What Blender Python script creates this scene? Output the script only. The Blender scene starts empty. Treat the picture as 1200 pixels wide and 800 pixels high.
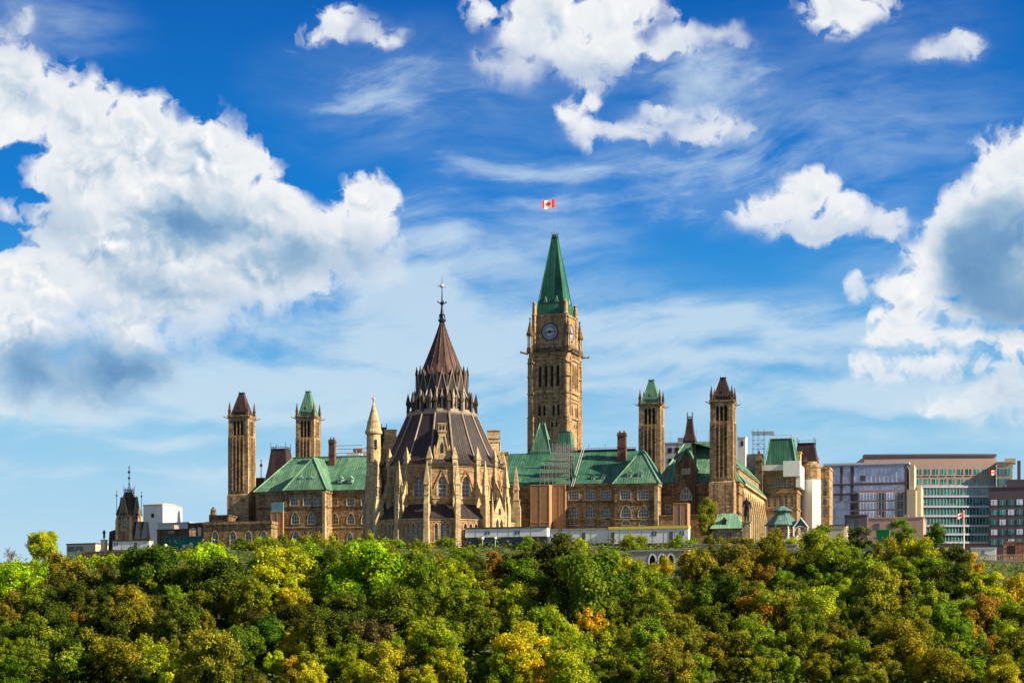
import bpy, bmesh, math, random
from mathutils import Vector, Matrix, noise as mnoise

R = math.radians
sc = bpy.context.scene
COL = sc.collection

# ------------------------------------------------------------------ camera
F = 2400.0          # focal length in pixels of a 1200 px wide frame
HZ = 790.0          # row of the horizon
CAMZ = 5.0
cam_data = bpy.data.cameras.new('camera')
cam = bpy.data.objects.new('camera', cam_data)
COL.objects.link(cam)
cam.location = (0, 0, CAMZ)
cam.rotation_euler = (R(90), 0, 0)
cam_data.sensor_width = 36.0
cam_data.lens = 36.0 * F / 1200.0
cam_data.shift_y = (HZ - 400.0) / 1200.0
cam_data.clip_start = 1.0
cam_data.clip_end = 30000.0
sc.camera = cam
sc.render.resolution_x, sc.render.resolution_y = 1024, 682

# ------------------------------------------------------------------ exposure
sc.view_settings.view_transform = 'Standard'
sc.view_settings.look = 'None'
sc.view_settings.exposure = 1.0
sc.view_settings.gamma = 1.0
sc.view_settings.use_curve_mapping = False
sc.cycles.max_bounces = 6
sc.cycles.diffuse_bounces = 3
sc.cycles.glossy_bounces = 3
sc.cycles.transmission_bounces = 4
sc.cycles.transparent_max_bounces = 8
sc.cycles.use_denoising = True

# ------------------------------------------------------------------ sun
SUN = Vector((0.80, -0.29, 0.53)).normalized()
SUN_EL = math.asin(SUN.z)
SUN_AZ = math.atan2(SUN.x, SUN.y)       # clockwise from +Y
sd = bpy.data.lights.new('sun', 'SUN')
sd.energy = 5.0
sd.angle = R(0.53)
sd.color = (1.0, 0.86, 0.63)
sun = bpy.data.objects.new('sun', sd)
COL.objects.link(sun)
sun.rotation_euler = (-SUN).to_track_quat('-Z', 'Y').to_euler()
sun.location = SUN * 2000

# ------------------------------------------------------------------ node helper
class NT:
    def __init__(self, tree):
        self.t = tree; self.nodes = tree.nodes; self.links = tree.links
    def node(self, typ, **kw):
        n = self.nodes.new(typ)
        for k, v in kw.items(): setattr(n, k, v)
        return n
    def put(self, sock, v):
        if v is None: return
        if isinstance(v, bpy.types.NodeSocket): self.links.new(v, sock)
        else: sock.default_value = v
    def m(self, op, a, b=None, c=None, clamp=False):
        n = self.node('ShaderNodeMath', operation=op, use_clamp=clamp)
        for i, v in enumerate((a, b, c)): self.put(n.inputs[i], v)
        return n.outputs[0]
    def v(self, op, a, b=None, c=None):
        n = self.node('ShaderNodeVectorMath', operation=op)
        for i, v in enumerate((a, b, c)): self.put(n.inputs[i], v)
        return n.outputs['Value'] if op in ('LENGTH', 'DISTANCE', 'DOT_PRODUCT') else n.outputs[0]
    def noise(self, vec, scale, detail=4, rough=0.5, lac=2.0, dist=0.0, typ='FBM', color=False):
        n = self.node('ShaderNodeTexNoise', noise_dimensions='3D', noise_type=typ)
        self.put(n.inputs['Vector'], vec); n.inputs['Scale'].default_value = scale
        n.inputs['Detail'].default_value = detail; n.inputs['Roughness'].default_value = rough
        n.inputs['Lacunarity'].default_value = lac; n.inputs['Distortion'].default_value = dist
        return n.outputs['Color' if color else 0]
    def ramp(self, v, a, b, c=0.0, d=1.0, smooth=True):
        n = self.node('ShaderNodeMapRange', interpolation_type='SMOOTHSTEP' if smooth else 'LINEAR')
        self.put(n.inputs['Value'], v)
        for k, x in zip(('From Min', 'From Max', 'To Min', 'To Max'), (a, b, c, d)): self.put(n.inputs[k], x)
        return n.outputs[0]
    def mix(self, f, a, b, typ='MIX'):
        n = self.node('ShaderNodeMix', data_type='RGBA', blend_type=typ)
        self.put(n.inputs[0], f)
        for s, v in ((n.inputs[6], a), (n.inputs[7], b)):
            if isinstance(v, tuple) and len(v) == 3: v = v + (1,)
            self.put(s, v)
        return n.outputs[2]
    def cramp(self, v, stops, interp='LINEAR'):
        n = self.node('ShaderNodeValToRGB'); self.put(n.inputs[0], v)
        cr = n.color_ramp; cr.interpolation = interp
        while len(cr.elements) < len(stops): cr.elements.new(0.5)
        for e, (p, c) in zip(cr.elements, stops):
            e.position = p; e.color = tuple(c) + (1,) if len(c) == 3 else c
        return n.outputs[0]

def srgb(r, g, b):
    f = lambda c: (c / 255 / 12.92) if c <= 10 else ((c / 255 + 0.055) / 1.055) ** 2.4
    return (f(r), f(g), f(b))

# ------------------------------------------------------------------ sky
world = bpy.data.worlds.new('World')
sc.world = world
world.use_nodes = True
world.node_tree.nodes.clear()
W = NT(world.node_tree)
SKY_STRENGTH = 0.12
out = W.node('ShaderNodeOutputWorld')
bg = W.node('ShaderNodeBackground'); bg.inputs['Strength'].default_value = SKY_STRENGTH
W.links.new(bg.outputs[0], out.inputs[0])
sky = W.node('ShaderNodeTexSky', sky_type='NISHITA', sun_disc=False)
sky.sun_elevation = SUN_EL; sky.sun_rotation = SUN_AZ
sky.altitude = 80; sky.air_density = 1.0; sky.dust_density = 0.4; sky.ozone_density = 2.0
# sky directions: azimuth and elevation in units of 1/24 rad, counted from the viewing direction
tc = W.node('ShaderNodeTexCoord')
D = W.v('NORMALIZE', tc.outputs['Generated'])
sx = W.node('ShaderNodeSeparateXYZ'); W.links.new(D, sx.inputs[0])
az = W.m('ARCTAN2', sx.outputs[0], sx.outputs[1])
el = W.m('ARCSINE', sx.outputs[2])
cx = W.node('ShaderNodeCombineXYZ')
W.links.new(W.m('MULTIPLY_ADD', az, 24.0, 6.0), cx.inputs[0])
W.links.new(W.m('MULTIPLY', el, 24.0), cx.inputs[1])
P = cx.outputs[0]
ELV = W.m('MULTIPLY', el, 24.0)

def skypt(px, py):
    u, v = (px - 600) / F, (HZ - py) / F
    return math.atan(u) * 24 + 6, math.atan(v / math.sqrt(1 + u * u)) * 24

def blobs(vec, items, k=0.25):
    acc = None
    for it in items:
        px, py, rx = it[:3]; ry = it[3] if len(it) > 3 else rx
        w = it[4] if len(it) > 4 else 1.0
        x, y = skypt(px, py); ix, iy = 100.0 / rx, 100.0 / ry
        q = W.v('MULTIPLY_ADD', vec, (ix, iy, 0), (-x * ix, -y * iy, 0))
        s = (min(rx, ry) / 100.0) ** 0.7 * w
        d = W.m('MULTIPLY_ADD', W.v('LENGTH', q), -s, s)
        acc = d if acc is None else W.m('SMOOTH_MAX', acc, d, k)
    return acc

BRI = 1.0 / SKY_STRENGTH / 2 ** sc.view_settings.exposure
def sk(r, g, b): return tuple(c * BRI for c in srgb(r, g, b))

# clear sky: the sky texture, deepened the way a polarising filter does it
hs = W.node('ShaderNodeHueSaturation'); hs.inputs['Saturation'].default_value = 1.35
W.links.new(sky.outputs[0], hs.inputs['Color'])
deep = W.cramp(W.m('MULTIPLY', ELV, 1 / 40.0), [
    (0.0, sk(196, 222, 238)), (0.04, sk(176, 212, 235)), (0.07, sk(138, 197, 231)), (0.10, sk(62, 158, 222)),
    (0.135, sk(4, 122, 208)), (0.20, sk(0, 88, 176)), (0.45, sk(6, 64, 138)), (1.0, sk(12, 54, 112))])
clear = W.mix(0.96, hs.outputs[0], deep)

# high thin cloud: stretched streaks
wv = W.noise(W.v('MULTIPLY', P, (0.35, 0.6, 1)), 1.0, 3, 0.5, color=True)
PW = W.v('MULTIPLY_ADD', W.v('SUBTRACT', wv, (0.5, 0.5, 0.5)), (1.3, 0.9, 0), P)
rot = W.node('ShaderNodeVectorRotate', rotation_type='Z_AXIS'); rot.inputs['Angle'].default_value = R(-9)
W.links.new(PW, rot.inputs['Vector'])
st = W.noise(W.v('MULTIPLY', rot.outputs[0], (0.42, 1.9, 1)), 1.0, 8, 0.58)
st2 = W.noise(W.v('MULTIPLY', PW, (0.9, 2.4, 1)), 1.3, 6, 0.6)
thin = blobs(PW, [
    (760, 190, 190, 34, .8), (960, 170, 190, 50, .45), (560, 290, 150, 60, .8), (600, 345, 130, 30, .5), (470, 330, 80, 70, .9),
    (760, 385, 330, 34, 1.1), (960, 380, 200, 26, .9), (480, 400, 330, 55, 1.2), (560, 440, 260, 24, .8), (330, 440, 170, 60, 1.0),
    (160, 480, 150, 9, 1.1), (180, 511, 80, 11, 1.3), (60, 470, 110, 30, .8), (240, 560, 330, 14, .7), (960, 428, 230, 14, 1.2),
    (900, 480, 260, 24, .7), (1060, 510, 230, 22, .9), (480, 110, 90, 40, .35), (830, 110, 110, 50, .5), (560, 100, 50, 26, .6),
    (460, 500, 260, 20, .6), (60, 30, 60, 30, .5), (620, 240, 70, 14, .6), (400, 565, 260, 20, .5), (1040, 160, 60, 120, .2),
    (680, 510, 120, 20, .5), (820, 545, 200, 16, .5)], 0.22)
genthin = W.m('MULTIPLY', W.ramp(W.noise(W.v('MULTIPLY', D, (3, 3, 9)), 1.0, 6, 0.6), 0.40, 0.68), 0.9)  # unseen cloud out of frame, added to fill the shaded fronts with light
back = W.ramp(sx.outputs[1], 0.80, 0.55)          # away from the photographed part of the sky
tmask = W.ramp(thin, -0.30, 0.42)
ta = W.m('MULTIPLY', tmask, W.ramp(W.m('MULTIPLY_ADD', st2, 0.45, W.m('MULTIPLY', st, 0.75)), 0.42, 0.76, 0.06, 1.0))
veil = blobs(PW, [(740, 388, 300, 30, 1.3), (520, 405, 220, 34, 1.2), (330, 455, 200, 50, 1.3), (980, 400, 200, 24, .9), (480, 350, 90, 60, 1.0), (160, 482, 130, 8, 1.4), (185, 511, 70, 9, 1.6),
    (900, 430, 300, 12, 1.2), (1060, 470, 200, 26, 1.2), (700, 455, 260, 12, .7), (200, 550, 330, 10, .8), (620, 235, 90, 10, .6), (60, 480, 110, 26, .9), (520, 285, 80, 30, .5), (850, 185, 130, 24, .6), (640, 195, 80, 14, .7), (470, 105, 60, 22, .35), (830, 90, 60, 30, .4)], 0.2)
va = W.m('MULTIPLY', W.ramp(W.m('MULTIPLY_ADD', W.m('MULTIPLY_ADD', st2, 0.5, W.m('MULTIPLY', st, 0.7)), 1.25, W.m('SUBTRACT', W.m('MINIMUM', veil, 0.3), 0.74)), -0.16, 0.34), 0.80)
ta = W.m('MAXIMUM', W.m('MAXIMUM', W.m('MULTIPLY', ta, W.ramp(ELV, 3.6, 6.2, 0.78, 0.5)), va), W.m('MULTIPLY', genthin, back))
sky1 = W.mix(ta, clear, W.mix(back, sk(205, 226, 240), tuple(c * 0.62 * BRI for c in (1.0, 0.96, 0.9))))

# heaped cloud
wn = W.noise(P, 1.6, 4, 0.55, color=True)
PC = W.v('MULTIPLY_ADD', W.v('SUBTRACT', wn, (0.5, 0.5, 0.5)), (0.55, 0.5, 0), P)
CUM = [
    # big bank on the left
    (20, 120, 80, 50), (100, 150, 75, 48), (165, 175, 65), (230, 196, 66), (262, 205, 50), (200, 260, 110, 90), (300, 265, 70, 62),
    (345, 290, 62, 48), (425, 240, 38), (405, 285, 58, 45), (110, 205, 75, 60), (130, 290, 100, 70), (40, 335, 75, 48),
    (30, 390, 80, 55), (72, 262, 36, 24), (24, 312, 56, 22), (60, 440, 110, 44), (135, 430, 75, 44), (14, 250, 22, 7, .8), (190, 345, 110, 60), (300, 320, 100, 50), (150, 375, 60), (10, 80, 60, 26), (30, 425, 90, 40), (440, 305, 35, 26),
    (33, 26, 14, 12, .9), (0, 40, 14, 8, .7),
    # bank on the right
    (1182, 214, 50), (1215, 205, 50), (1132, 262, 44), (1195, 285, 90, 80), (1094, 312, 42), (1068, 348, 36), (1140, 315, 60), (1190, 350, 60, 30),
    (1060, 392, 44, 16), (1035, 376, 20, 12), (1140, 400, 60, 12), (1095, 428, 60, 14), (1030, 438, 34, 12), (1200, 405, 40, 14), (1190, 466, 70, 30), (1110, 474, 44, 12), (1150, 432, 40, 10),
    # lone heap
    (948, 226, 34, 28), (925, 246, 42, 24), (985, 250, 44, 25), (1032, 262, 36, 18), (884, 254, 30, 14), (958, 262, 95, 17),
    # top middle
    (640, 32, 60, 46), (692, 60, 62, 34), (722, 10, 60, 26), (790, 50, 52, 15), (835, 44, 24, 9, .9), (585, 14, 34, 12, .9), (605, 72, 40, 20),
    # curl
    (664, 130, 20, 20), (688, 152, 34, 13), (738, 152, 48, 14), (795, 134, 34, 14), (822, 150, 48, 17), (692, 116, 14, 8),
    # small ones
    (402, 26, 30, 17), (378, 37, 30, 10), (432, 42, 32, 9), (410, 14, 14, 10), (985, 8, 54, 24), (965, 4, 34, 12), (1098, 58, 28, 10),
    (1130, 52, 20, 13), (1003, 342, 9, 13, .8)]
cf = blobs(PC, CUM, 0.16)
HOLES = [(44, 234, 30, 8), (6, 276, 30, 18), (1122, 354, 26, 10, .8)]
ho = blobs(PC, HOLES, 0.1)
cf = W.m('SUBTRACT', cf, W.m('MULTIPLY', W.m('MAXIMUM', ho, 0.0), 2.6))
LD = (0.055, 0.075, 0.0)
n_hi = W.noise(PC, 2.1, 9, 0.56)
n_hi2 = W.noise(W.v('ADD', PC, LD), 2.1, 9, 0.56)
n_lo = W.noise(PC, 0.85, 4, 0.5)
n_lo2 = W.noise(W.v('ADD', PC, (0.16, 0.22, 0)), 0.85, 4, 0.5)
bil = W.m('ABSOLUTE', W.m('SUBTRACT', W.noise(PC, 4.2, 5, 0.5), 0.5))
n_me = W.noise(PC, 2.6, 3, 0.5)
dens = W.m('ADD', cf, W.m('MULTIPLY_ADD', n_me, 0.3, W.m('MULTIPLY_ADD', n_hi, 0.85, -0.53)))
dens = W.m('MULTIPLY_ADD', bil, -0.5, W.m('ADD', dens, 0.05))
ca = W.ramp(dens, -0.02, 0.23)
soft = blobs(P, [(455, 330, 80, 50), (150, 425, 200, 75, 1.7), (330, 380, 120, 40), (1060, 452, 120, 24, 1.0), (600, 95, 70, 26), (10, 440, 80, 60), (1190, 470, 80, 40), (690, 90, 60, 14, .7), (790, 148, 70, 22, 1.0), (840, 52, 50, 18, 1.0), (590, 75, 50, 30, 1.2), (1110, 60, 50, 22, .8), (430, 36, 40, 16, .8), (960, 268, 120, 12, .6), (700, 160, 60, 12, .8), (20, 30, 50, 30, .8), (1005, 340, 16, 18, .9)], 0.2)
sm_ = W.ramp(soft, -0.25, 0.45)
ca_soft = W.m('MULTIPLY', W.ramp(dens, -0.22, 0.62), 0.95)
ca = W.m('ADD', W.m('MULTIPLY', ca, W.m('SUBTRACT', 1.0, sm_)), W.m('MULTIPLY', ca_soft, sm_))
grey = blobs(PC, [(225, 262, 90, 40, 1.1), (330, 305, 80, 36, .9), (100, 440, 140, 50, 1.7), (60, 260, 60, 40, .5), (1180, 310, 90, 85, 1.7), (1198, 345, 90, 50, 1.4), (240, 350, 90, 30, .6), (1150, 440, 60, 14, .6),
                  (960, 272, 90, 10, .6), (700, 80, 70, 14, .6), (420, 300, 50, 30, .6), (1190, 480, 60, 20, .5), (160, 330, 60, 30, .5)], 0.2)
g = W.m('MULTIPLY', W.ramp(grey, -0.18, 0.62), W.ramp(n_lo, 0.30, 0.62, 0.45, 1.0))
n_me2 = W.noise(W.v('ADD', PC, (0.07, 0.10, 0)), 2.6, 3, 0.5)
rel = W.m('MULTIPLY_ADD', W.m('SUBTRACT', n_hi, n_hi2), 0.7, W.m('MULTIPLY_ADD', W.m('SUBTRACT', n_me, n_me2), 1.0, W.m('MULTIPLY', W.m('SUBTRACT', n_lo, n_lo2), 1.3)))
depth = W.ramp(dens, 0.1, 0.9)
lit = W.m('ADD', W.m('MULTIPLY_ADD', g, -0.62, 0.905), W.m('MULTIPLY', W.m('MULTIPLY', rel, depth), W.m('MULTIPLY_ADD', g, -0.75, 1.0)))
b1 = W.m('ABSOLUTE', W.m('SUBTRACT', W.noise(PC, 2.3, 4, 0.5), 0.5))
b2 = W.m('ABSOLUTE', W.m('SUBTRACT', W.noise(W.v('ADD', PC, (0.05, 0.08, 0)), 2.3, 4, 0.5), 0.5))
lit = W.m('ADD', lit, W.m('MULTIPLY', W.m('MULTIPLY', W.m('SUBTRACT', b1, b2), 1.5), W.m('MULTIPLY', depth, W.m('MULTIPLY_ADD', g, -0.8, 1.0))))
lit = W.m('MULTIPLY_ADD', depth, -0.15, lit)
ccol = W.cramp(lit, [(0.0, sk(84, 134, 182)), (0.25, sk(118, 160, 200)), (0.5, sk(160, 190, 215)), (0.72, sk(208, 220, 232)), (0.9, sk(240, 243, 246)), (1.0, sk(253, 252, 250))])
sky2 = W.mix(ca, sky1, ccol)
W.links.new(sky2, bg.inputs['Color'])
world.cycles.sampling_method = 'MANUAL'
world.cycles.sample_map_resolution = 1024

# ------------------------------------------------------------------ mesh builder
class MB:
    def __init__(self): self.v = []; self.f = []; self.m = []
    def poly(self, pts, m=0):
        n = len(self.v); self.v += [tuple(p) for p in pts]; self.f.append(tuple(range(n, n + len(pts)))); self.m.append(m)
    def box(self, x0, x1, y0, y1, z0, z1, m=0, faces='all'):
        n = len(self.v)
        self.v += [(x0, y0, z0), (x1, y0, z0), (x1, y1, z0), (x0, y1, z0), (x0, y0, z1), (x1, y0, z1), (x1, y1, z1), (x0, y1, z1)]
        for q in ((0, 3, 2, 1), (4, 5, 6, 7), (0, 1, 5, 4), (1, 2, 6, 5), (2, 3, 7, 6), (3, 0, 4, 7)):
            self.f.append(tuple(n + i for i in q)); self.m.append(m)
    def ring(self, levels, n, rot=0.0, cx=0, cy=0, m=0, cap0=True, cap1=True, sq=False, ax=1, ay=1):
        """stacked n-gon rings; levels = [(z, r), ...]; sq: r is the half side of a square"""
        base = len(self.v); k = math.sqrt(2) if sq else 1.0
        if sq: n, rot = 4, math.pi / 4
        for z, r in levels:
            for i in range(n):
                a = rot + 2 * math.pi * i / n
                self.v.append((cx + ax * k * r * math.cos(a), cy + ay * k * r * math.sin(a), z))
        for j in range(len(levels) - 1):
            for i in range(n):
                a, b = base + j * n + i, base + j * n + (i + 1) % n
                self.f.append((a, b, b + n, a + n)); self.m.append(m)
        if cap0: self.f.append(tuple(base + i for i in reversed(range(n)))); self.m.append(m)
        if cap1:
            e = base + (len(levels) - 1) * n
            self.f.append(tuple(e + i for i in range(n))); self.m.append(m)
    def frus(self, x0, x1, y0, y1, z0, X0, X1, Y0, Y1, z1, m=0, bottom=True):
        n = len(self.v)
        self.v += [(x0, y0, z0), (x1, y0, z0), (x1, y1, z0), (x0, y1, z0), (X0, Y0, z1), (X1, Y0, z1), (X1, Y1, z1), (X0, Y1, z1)]
        for q in ((0, 3, 2, 1), (4, 5, 6, 7), (0, 1, 5, 4), (1, 2, 6, 5), (2, 3, 7, 6), (3, 0, 4, 7)):
            self.f.append(tuple(n + i for i in q)); self.m.append(m)
    def bar(self, a, b, r=0.05, n=6, m=0, r2=None):
        a, b = Vector(a), Vector(b); d = (b - a)
        if d.length < 1e-6: return
        d.normalize(); up = Vector((0, 0, 1)) if abs(d.z) < 0.95 else Vector((1, 0, 0))
        s = d.cross(up).normalized(); t = d.cross(s); base = len(self.v); r2 = r if r2 is None else r2
        for p, q in ((a, r), (b, r2)):
            for i in range(n):
                w = 2 * math.pi * i / n
                self.v.append(tuple(p + s * math.cos(w) * q + t * math.sin(w) * q))
        for i in range(n):
            j = (i + 1) % n
            self.f.append((base + i, base + i + n, base + j + n, base + j)); self.m.append(m)
        self.f.append(tuple(base + i for i in range(n))); self.m.append(m)
        self.f.append(tuple(base + n + i for i in reversed(range(n)))); self.m.append(m)
    def slab(self, pts, t, m=0):
        """extrude a polygon by vector t"""
        t = Vector(t); q = [Vector(p) + t for p in pts]
        self.poly(pts, m); self.poly(list(reversed(q)), m)
        for i in range(len(pts)):
            j = (i + 1) % len(pts)
            self.poly([pts[j], pts[i], q[i], q[j]], m)
    def ball(self, c, r, m=0, n=8, k=5, sz=1.0):
        c = Vector(c)
        lv = [(c.z + sz * r * math.cos(math.pi * (1 - i / k)), max(r * math.sin(math.pi * i / k), r * 0.03)) for i in range(k + 1)]
        self.ring(lv, n, 0, c.x, c.y, m)
    def rotz(self, a, start=0):
        c, s = math.cos(a), math.sin(a)
        self.v[start:] = [(x * c - y * s, x * s + y * c, z) for x, y, z in self.v[start:]]
    def move(self, dx, dy, dz, start=0):
        self.v[start:] = [(x + dx, y + dy, z + dz) for x, y, z in self.v[start:]]
    def build(self, name, mats, parent=None, smooth=False, fix=True):
        me = bpy.data.meshes.new(name)
        me.from_pydata(self.v, [], self.f)
        mats = mats if isinstance(mats, (list, tuple)) else [mats]
        for x in mats: me.materials.append(x)
        if len(mats) > 1: me.polygons.foreach_set('material_index', self.m)
        if smooth: me.polygons.foreach_set('use_smooth', [True] * len(me.polygons))
        me.validate(); me.update()
        o = bpy.data.objects.new(name, me); COL.objects.link(o)
        if parent is not None: o.parent = parent
        return o

def tag(o, label=None, cat=None, group=None, kind=None):
    if label: o['label'] = label
    if cat: o['category'] = cat
    if group: o['group'] = group
    if kind: o['kind'] = kind
    return o

class Frame:
    """a site grid: x to the right along a street line, y away, turned by th about its origin"""
    def __init__(self, ox, oy, th):
        self.ox, self.oy, self.th = ox, oy, R(th); self.c, self.s = math.cos(self.th), math.sin(self.th)
    def world(self, u, v): return self.ox + u * self.c + v * self.s, self.oy - u * self.s + v * self.c
    def u(self, px, v):
        k = (px - 600) / F
        return (k * (self.oy + v * self.c) - self.ox - v * self.s) / (self.c + k * self.s)
    def z(self, py, u, v): return CAMZ + (HZ - py) * self.world(u, v)[1] / F
    def side(self, pxl, pxr, v):
        """left edge and side of the square plan whose silhouette spans pxl..pxr"""
        u0 = self.u(pxl, v); a, b = 0.5, 60.0
        for _ in range(50):
            s = (a + b) / 2
            X, Y = self.world(u0 + s, v + s)
            if 600 + F * X / Y < pxr: a = s
            else: b = s
        return u0, a

class Thing:
    def __init__(self, name, label, cat, fr, u, v, z, group=None, rot=0.0):
        self.fr, self.u0, self.v0, self.z0 = fr, u, v, z
        e = bpy.data.objects.new(name, None); COL.objects.link(e)
        e.empty_display_size = 1.0
        x, y = fr.world(u, v); e.location = (x, y, z); e.rotation_euler = (0, 0, -fr.th + rot)
        self.e = e; tag(e, label, cat, group)
    def X(self, px, y=0.0): return self.fr.u(px, self.v0 + y) - self.u0
    def Z(self, py, x=0.0, y=0.0): return self.fr.z(py, self.u0 + x, self.v0 + y) - self.z0
    def add(self, name, mb, mats, parent=None, smooth=False, label=None):
        o = mb.build(name, mats, parent or self.e, smooth)
        if label: o['label'] = label
        return o

# ------------------------------------------------------------------ walls with real openings
def arch_pts(w, rise, kind, n=5):
    if kind == 'p':      # two-centred pointed arch, left half from the springing up
        return [(w / 2 - w * math.cos(R(60) * i / n), rise * math.sin(R(60) * i / n) / math.sin(R(60))) for i in range(n + 1)]
    return [(-w / 2 * math.cos(R(90) * i / n), rise * math.sin(R(90) * i / n)) for i in range(n + 1)]

def wall(mb, A, B, z0, z1, ops=(), m=0, mr=None, depth=0.35):
    mr = m if mr is None else mr
    ax, ay = A; bx, by = B; L = math.hypot(bx - ax, by - ay); dx, dy = (bx - ax) / L, (by - ay) / L; nx, ny = -dy, dx
    def pt(s, z, t=0.0): return (ax + dx * s + nx * t, ay + dy * s + ny * t, z)
    xs = {0.0, L}; zs = {z0, z1}
    for (s, zb, w, h, k) in ops: xs |= {s - w / 2, s + w / 2}; zs |= {zb, zb + h}
    xs = sorted(x for x in xs if -1e-6 <= x <= L + 1e-6); zs = sorted(z for z in zs if z0 - 1e-6 <= z <= z1 + 1e-6)
    for i in range(len(xs) - 1):
        if xs[i + 1] - xs[i] < 1e-5: continue
        cx_ = (xs[i] + xs[i + 1]) / 2; run = None
        for j in range(len(zs) - 1):
            cz_ = (zs[j] + zs[j + 1]) / 2
            hole = any(abs(cx_ - s) < w / 2 and zb < cz_ < zb + h for (s, zb, w, h, k) in ops)
            if hole:
                if run is not None: mb.poly([pt(xs[i], run), pt(xs[i + 1], run), pt(xs[i + 1], zs[j]), pt(xs[i], zs[j])], m); run = None
            elif run is None: run = zs[j]
        if run is not None: mb.poly([pt(xs[i], run), pt(xs[i + 1], run), pt(xs[i + 1], zs[-1]), pt(xs[i], zs[-1])], m)
    for (s, zb, w, h, k) in ops:
        l, r = s - w / 2, s + w / 2; zt = zb + h
        rise = 0 if k == 'r' else (w * 0.95 if k == 'p' else w * 0.5); sp = zt - rise
        mb.poly([pt(l, zb), pt(l, zb, depth), pt(l, sp, depth), pt(l, sp)], mr)
        mb.poly([pt(r, zb, depth), pt(r, zb), pt(r, sp), pt(r, sp, depth)], mr)
        mb.poly([pt(l, zb), pt(r, zb), pt(r, zb, depth), pt(l, zb, depth)], mr)
        if k == 'r': mb.poly([pt(l, zt, depth), pt(r, zt, depth), pt(r, zt), pt(l, zt)], mr)
        else:
            ap = arch_pts(w, rise, k)
            for (x0, y0), (x1, y1) in zip(ap, ap[1:]):
                for sg in (1, -1):
                    q = [pt(s - sg * w / 2, sp + y0), pt(s + sg * x0, sp + y0), pt(s + sg * x1, sp + y1), pt(s - sg * w / 2, sp + y1)]
                    mb.poly(q if sg == 1 else q[::-1], m)
                    q = [pt(s + sg * x0, sp + y0), pt(s + sg * x0, sp + y0, depth), pt(s + sg * x1, sp + y1, depth), pt(s + sg * x1, sp + y1)]
                    mb.poly(q if sg == 1 else q[::-1], mr)

def window(T, A, B, op, mats, nx_=2, nz_=2, depth=0.3, fw=0.09, parent=None, name='window', sill=True, surround=0.0):
    """one window: glass, frame bars, sill and an optional raised stone surround; mats = [frame, glass, stone]"""
    ax, ay = A; bx, by = B; L = math.hypot(bx - ax, by - ay); dx, dy = (bx - ax) / L, (by - ay) / L; nx, ny = -dy, dx
    s, zb, w, h, k = op
    mb = MB()
    def pt(q, z, t=0.0): return (ax + dx * q + nx * t, ay + dy * q + ny * t, z)
    def bx_(q0, q1, za, zc, t0, t1, m):
        n = len(mb.v)
        mb.v += [pt(q0, za, t0), pt(q1, za, t0), pt(q1, za, t1), pt(q0, za, t1), pt(q0, zc, t0), pt(q1, zc, t0), pt(q1, zc, t1), pt(q0, zc, t1)]
        for f in ((0, 3, 2, 1), (4, 5, 6, 7), (0, 1, 5, 4), (1, 2, 6, 5), (2, 3, 7, 6), (3, 0, 4, 7)):
            mb.f.append(tuple(n + i for i in f)); mb.m.append(m)
    l, r, t = s - w / 2, s + w / 2, zb + h
    bx_(l + 0.003, r - 0.003, zb + 0.003, t - 0.003, depth, depth + 0.04, 1)
    if fw > 0:
        d0, d1 = depth - 0.09, depth - 0.004
        for i in range(nx_ + 1):
            c = l + fw / 2 + (w - fw) * i / nx_; bx_(c - fw / 2 + .001, c + fw / 2 - .001, zb + .004, t - .004, d0, d1, 0)
        for j in range(nz_ + 1):
            c = zb + fw / 2 + (h - fw) * j / nz_; bx_(l + .006, r - .006, c - fw / 2 + .006, c + fw / 2 - .006, d0 + .006, d1 + .003, 0)
    if sill and len(mats) > 2: bx_(l - 0.15, r + 0.15, zb - 0.22, zb - 0.004, -0.14, 0.05, 2)
    if surround and len(mats) > 2:
        zz = zb + h - (0 if k == 'r' else (w * 0.95 if k == 'p' else w * .5))
        bx_(l - surround, l - .004, zb, zz, -0.08, 0.02, 2); bx_(r + .004, r + surround, zb, zz, -0.08, 0.02, 2)
        if k == 'r': bx_(l - surround, r + surround, t + .004, t + surround, -0.08, 0.02, 2)
        else:
            ap = arch_pts(w, zb + h - zz, k); ao = arch_pts(w + 2 * surround, (zb + h - zz) * (1 + 2 * surround / w), k)
            for sg in (1, -1):
                for i in range(len(ap) - 1):
                    q = [pt(s + sg * ao[i][0], zz + ao[i][1], -.08), pt(s + sg * ap[i][0], zz + ap[i][1], -.08),
                         pt(s + sg * ap[i + 1][0], zz + ap[i + 1][1], -.08), pt(s + sg * ao[i + 1][0], zz + ao[i + 1][1], -.08)]
                    mb.slab(q if sg == 1 else q[::-1], (nx * .1, ny * .1, 0), 2)
    return T.add(name, mb, mats, parent)

# ------------------------------------------------------------------ materials
MATS = {}
def newmat(name):
    m = bpy.data.materials.new(name); m.use_nodes = True; m.node_tree.nodes.clear(); MATS[name] = m
    n = NT(m.node_tree); o = n.node('ShaderNodeOutputMaterial'); b = n.node('ShaderNodeBsdfPrincipled')
    n.links.new(b.outputs[0], o.inputs[0]); return m, n, b

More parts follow.
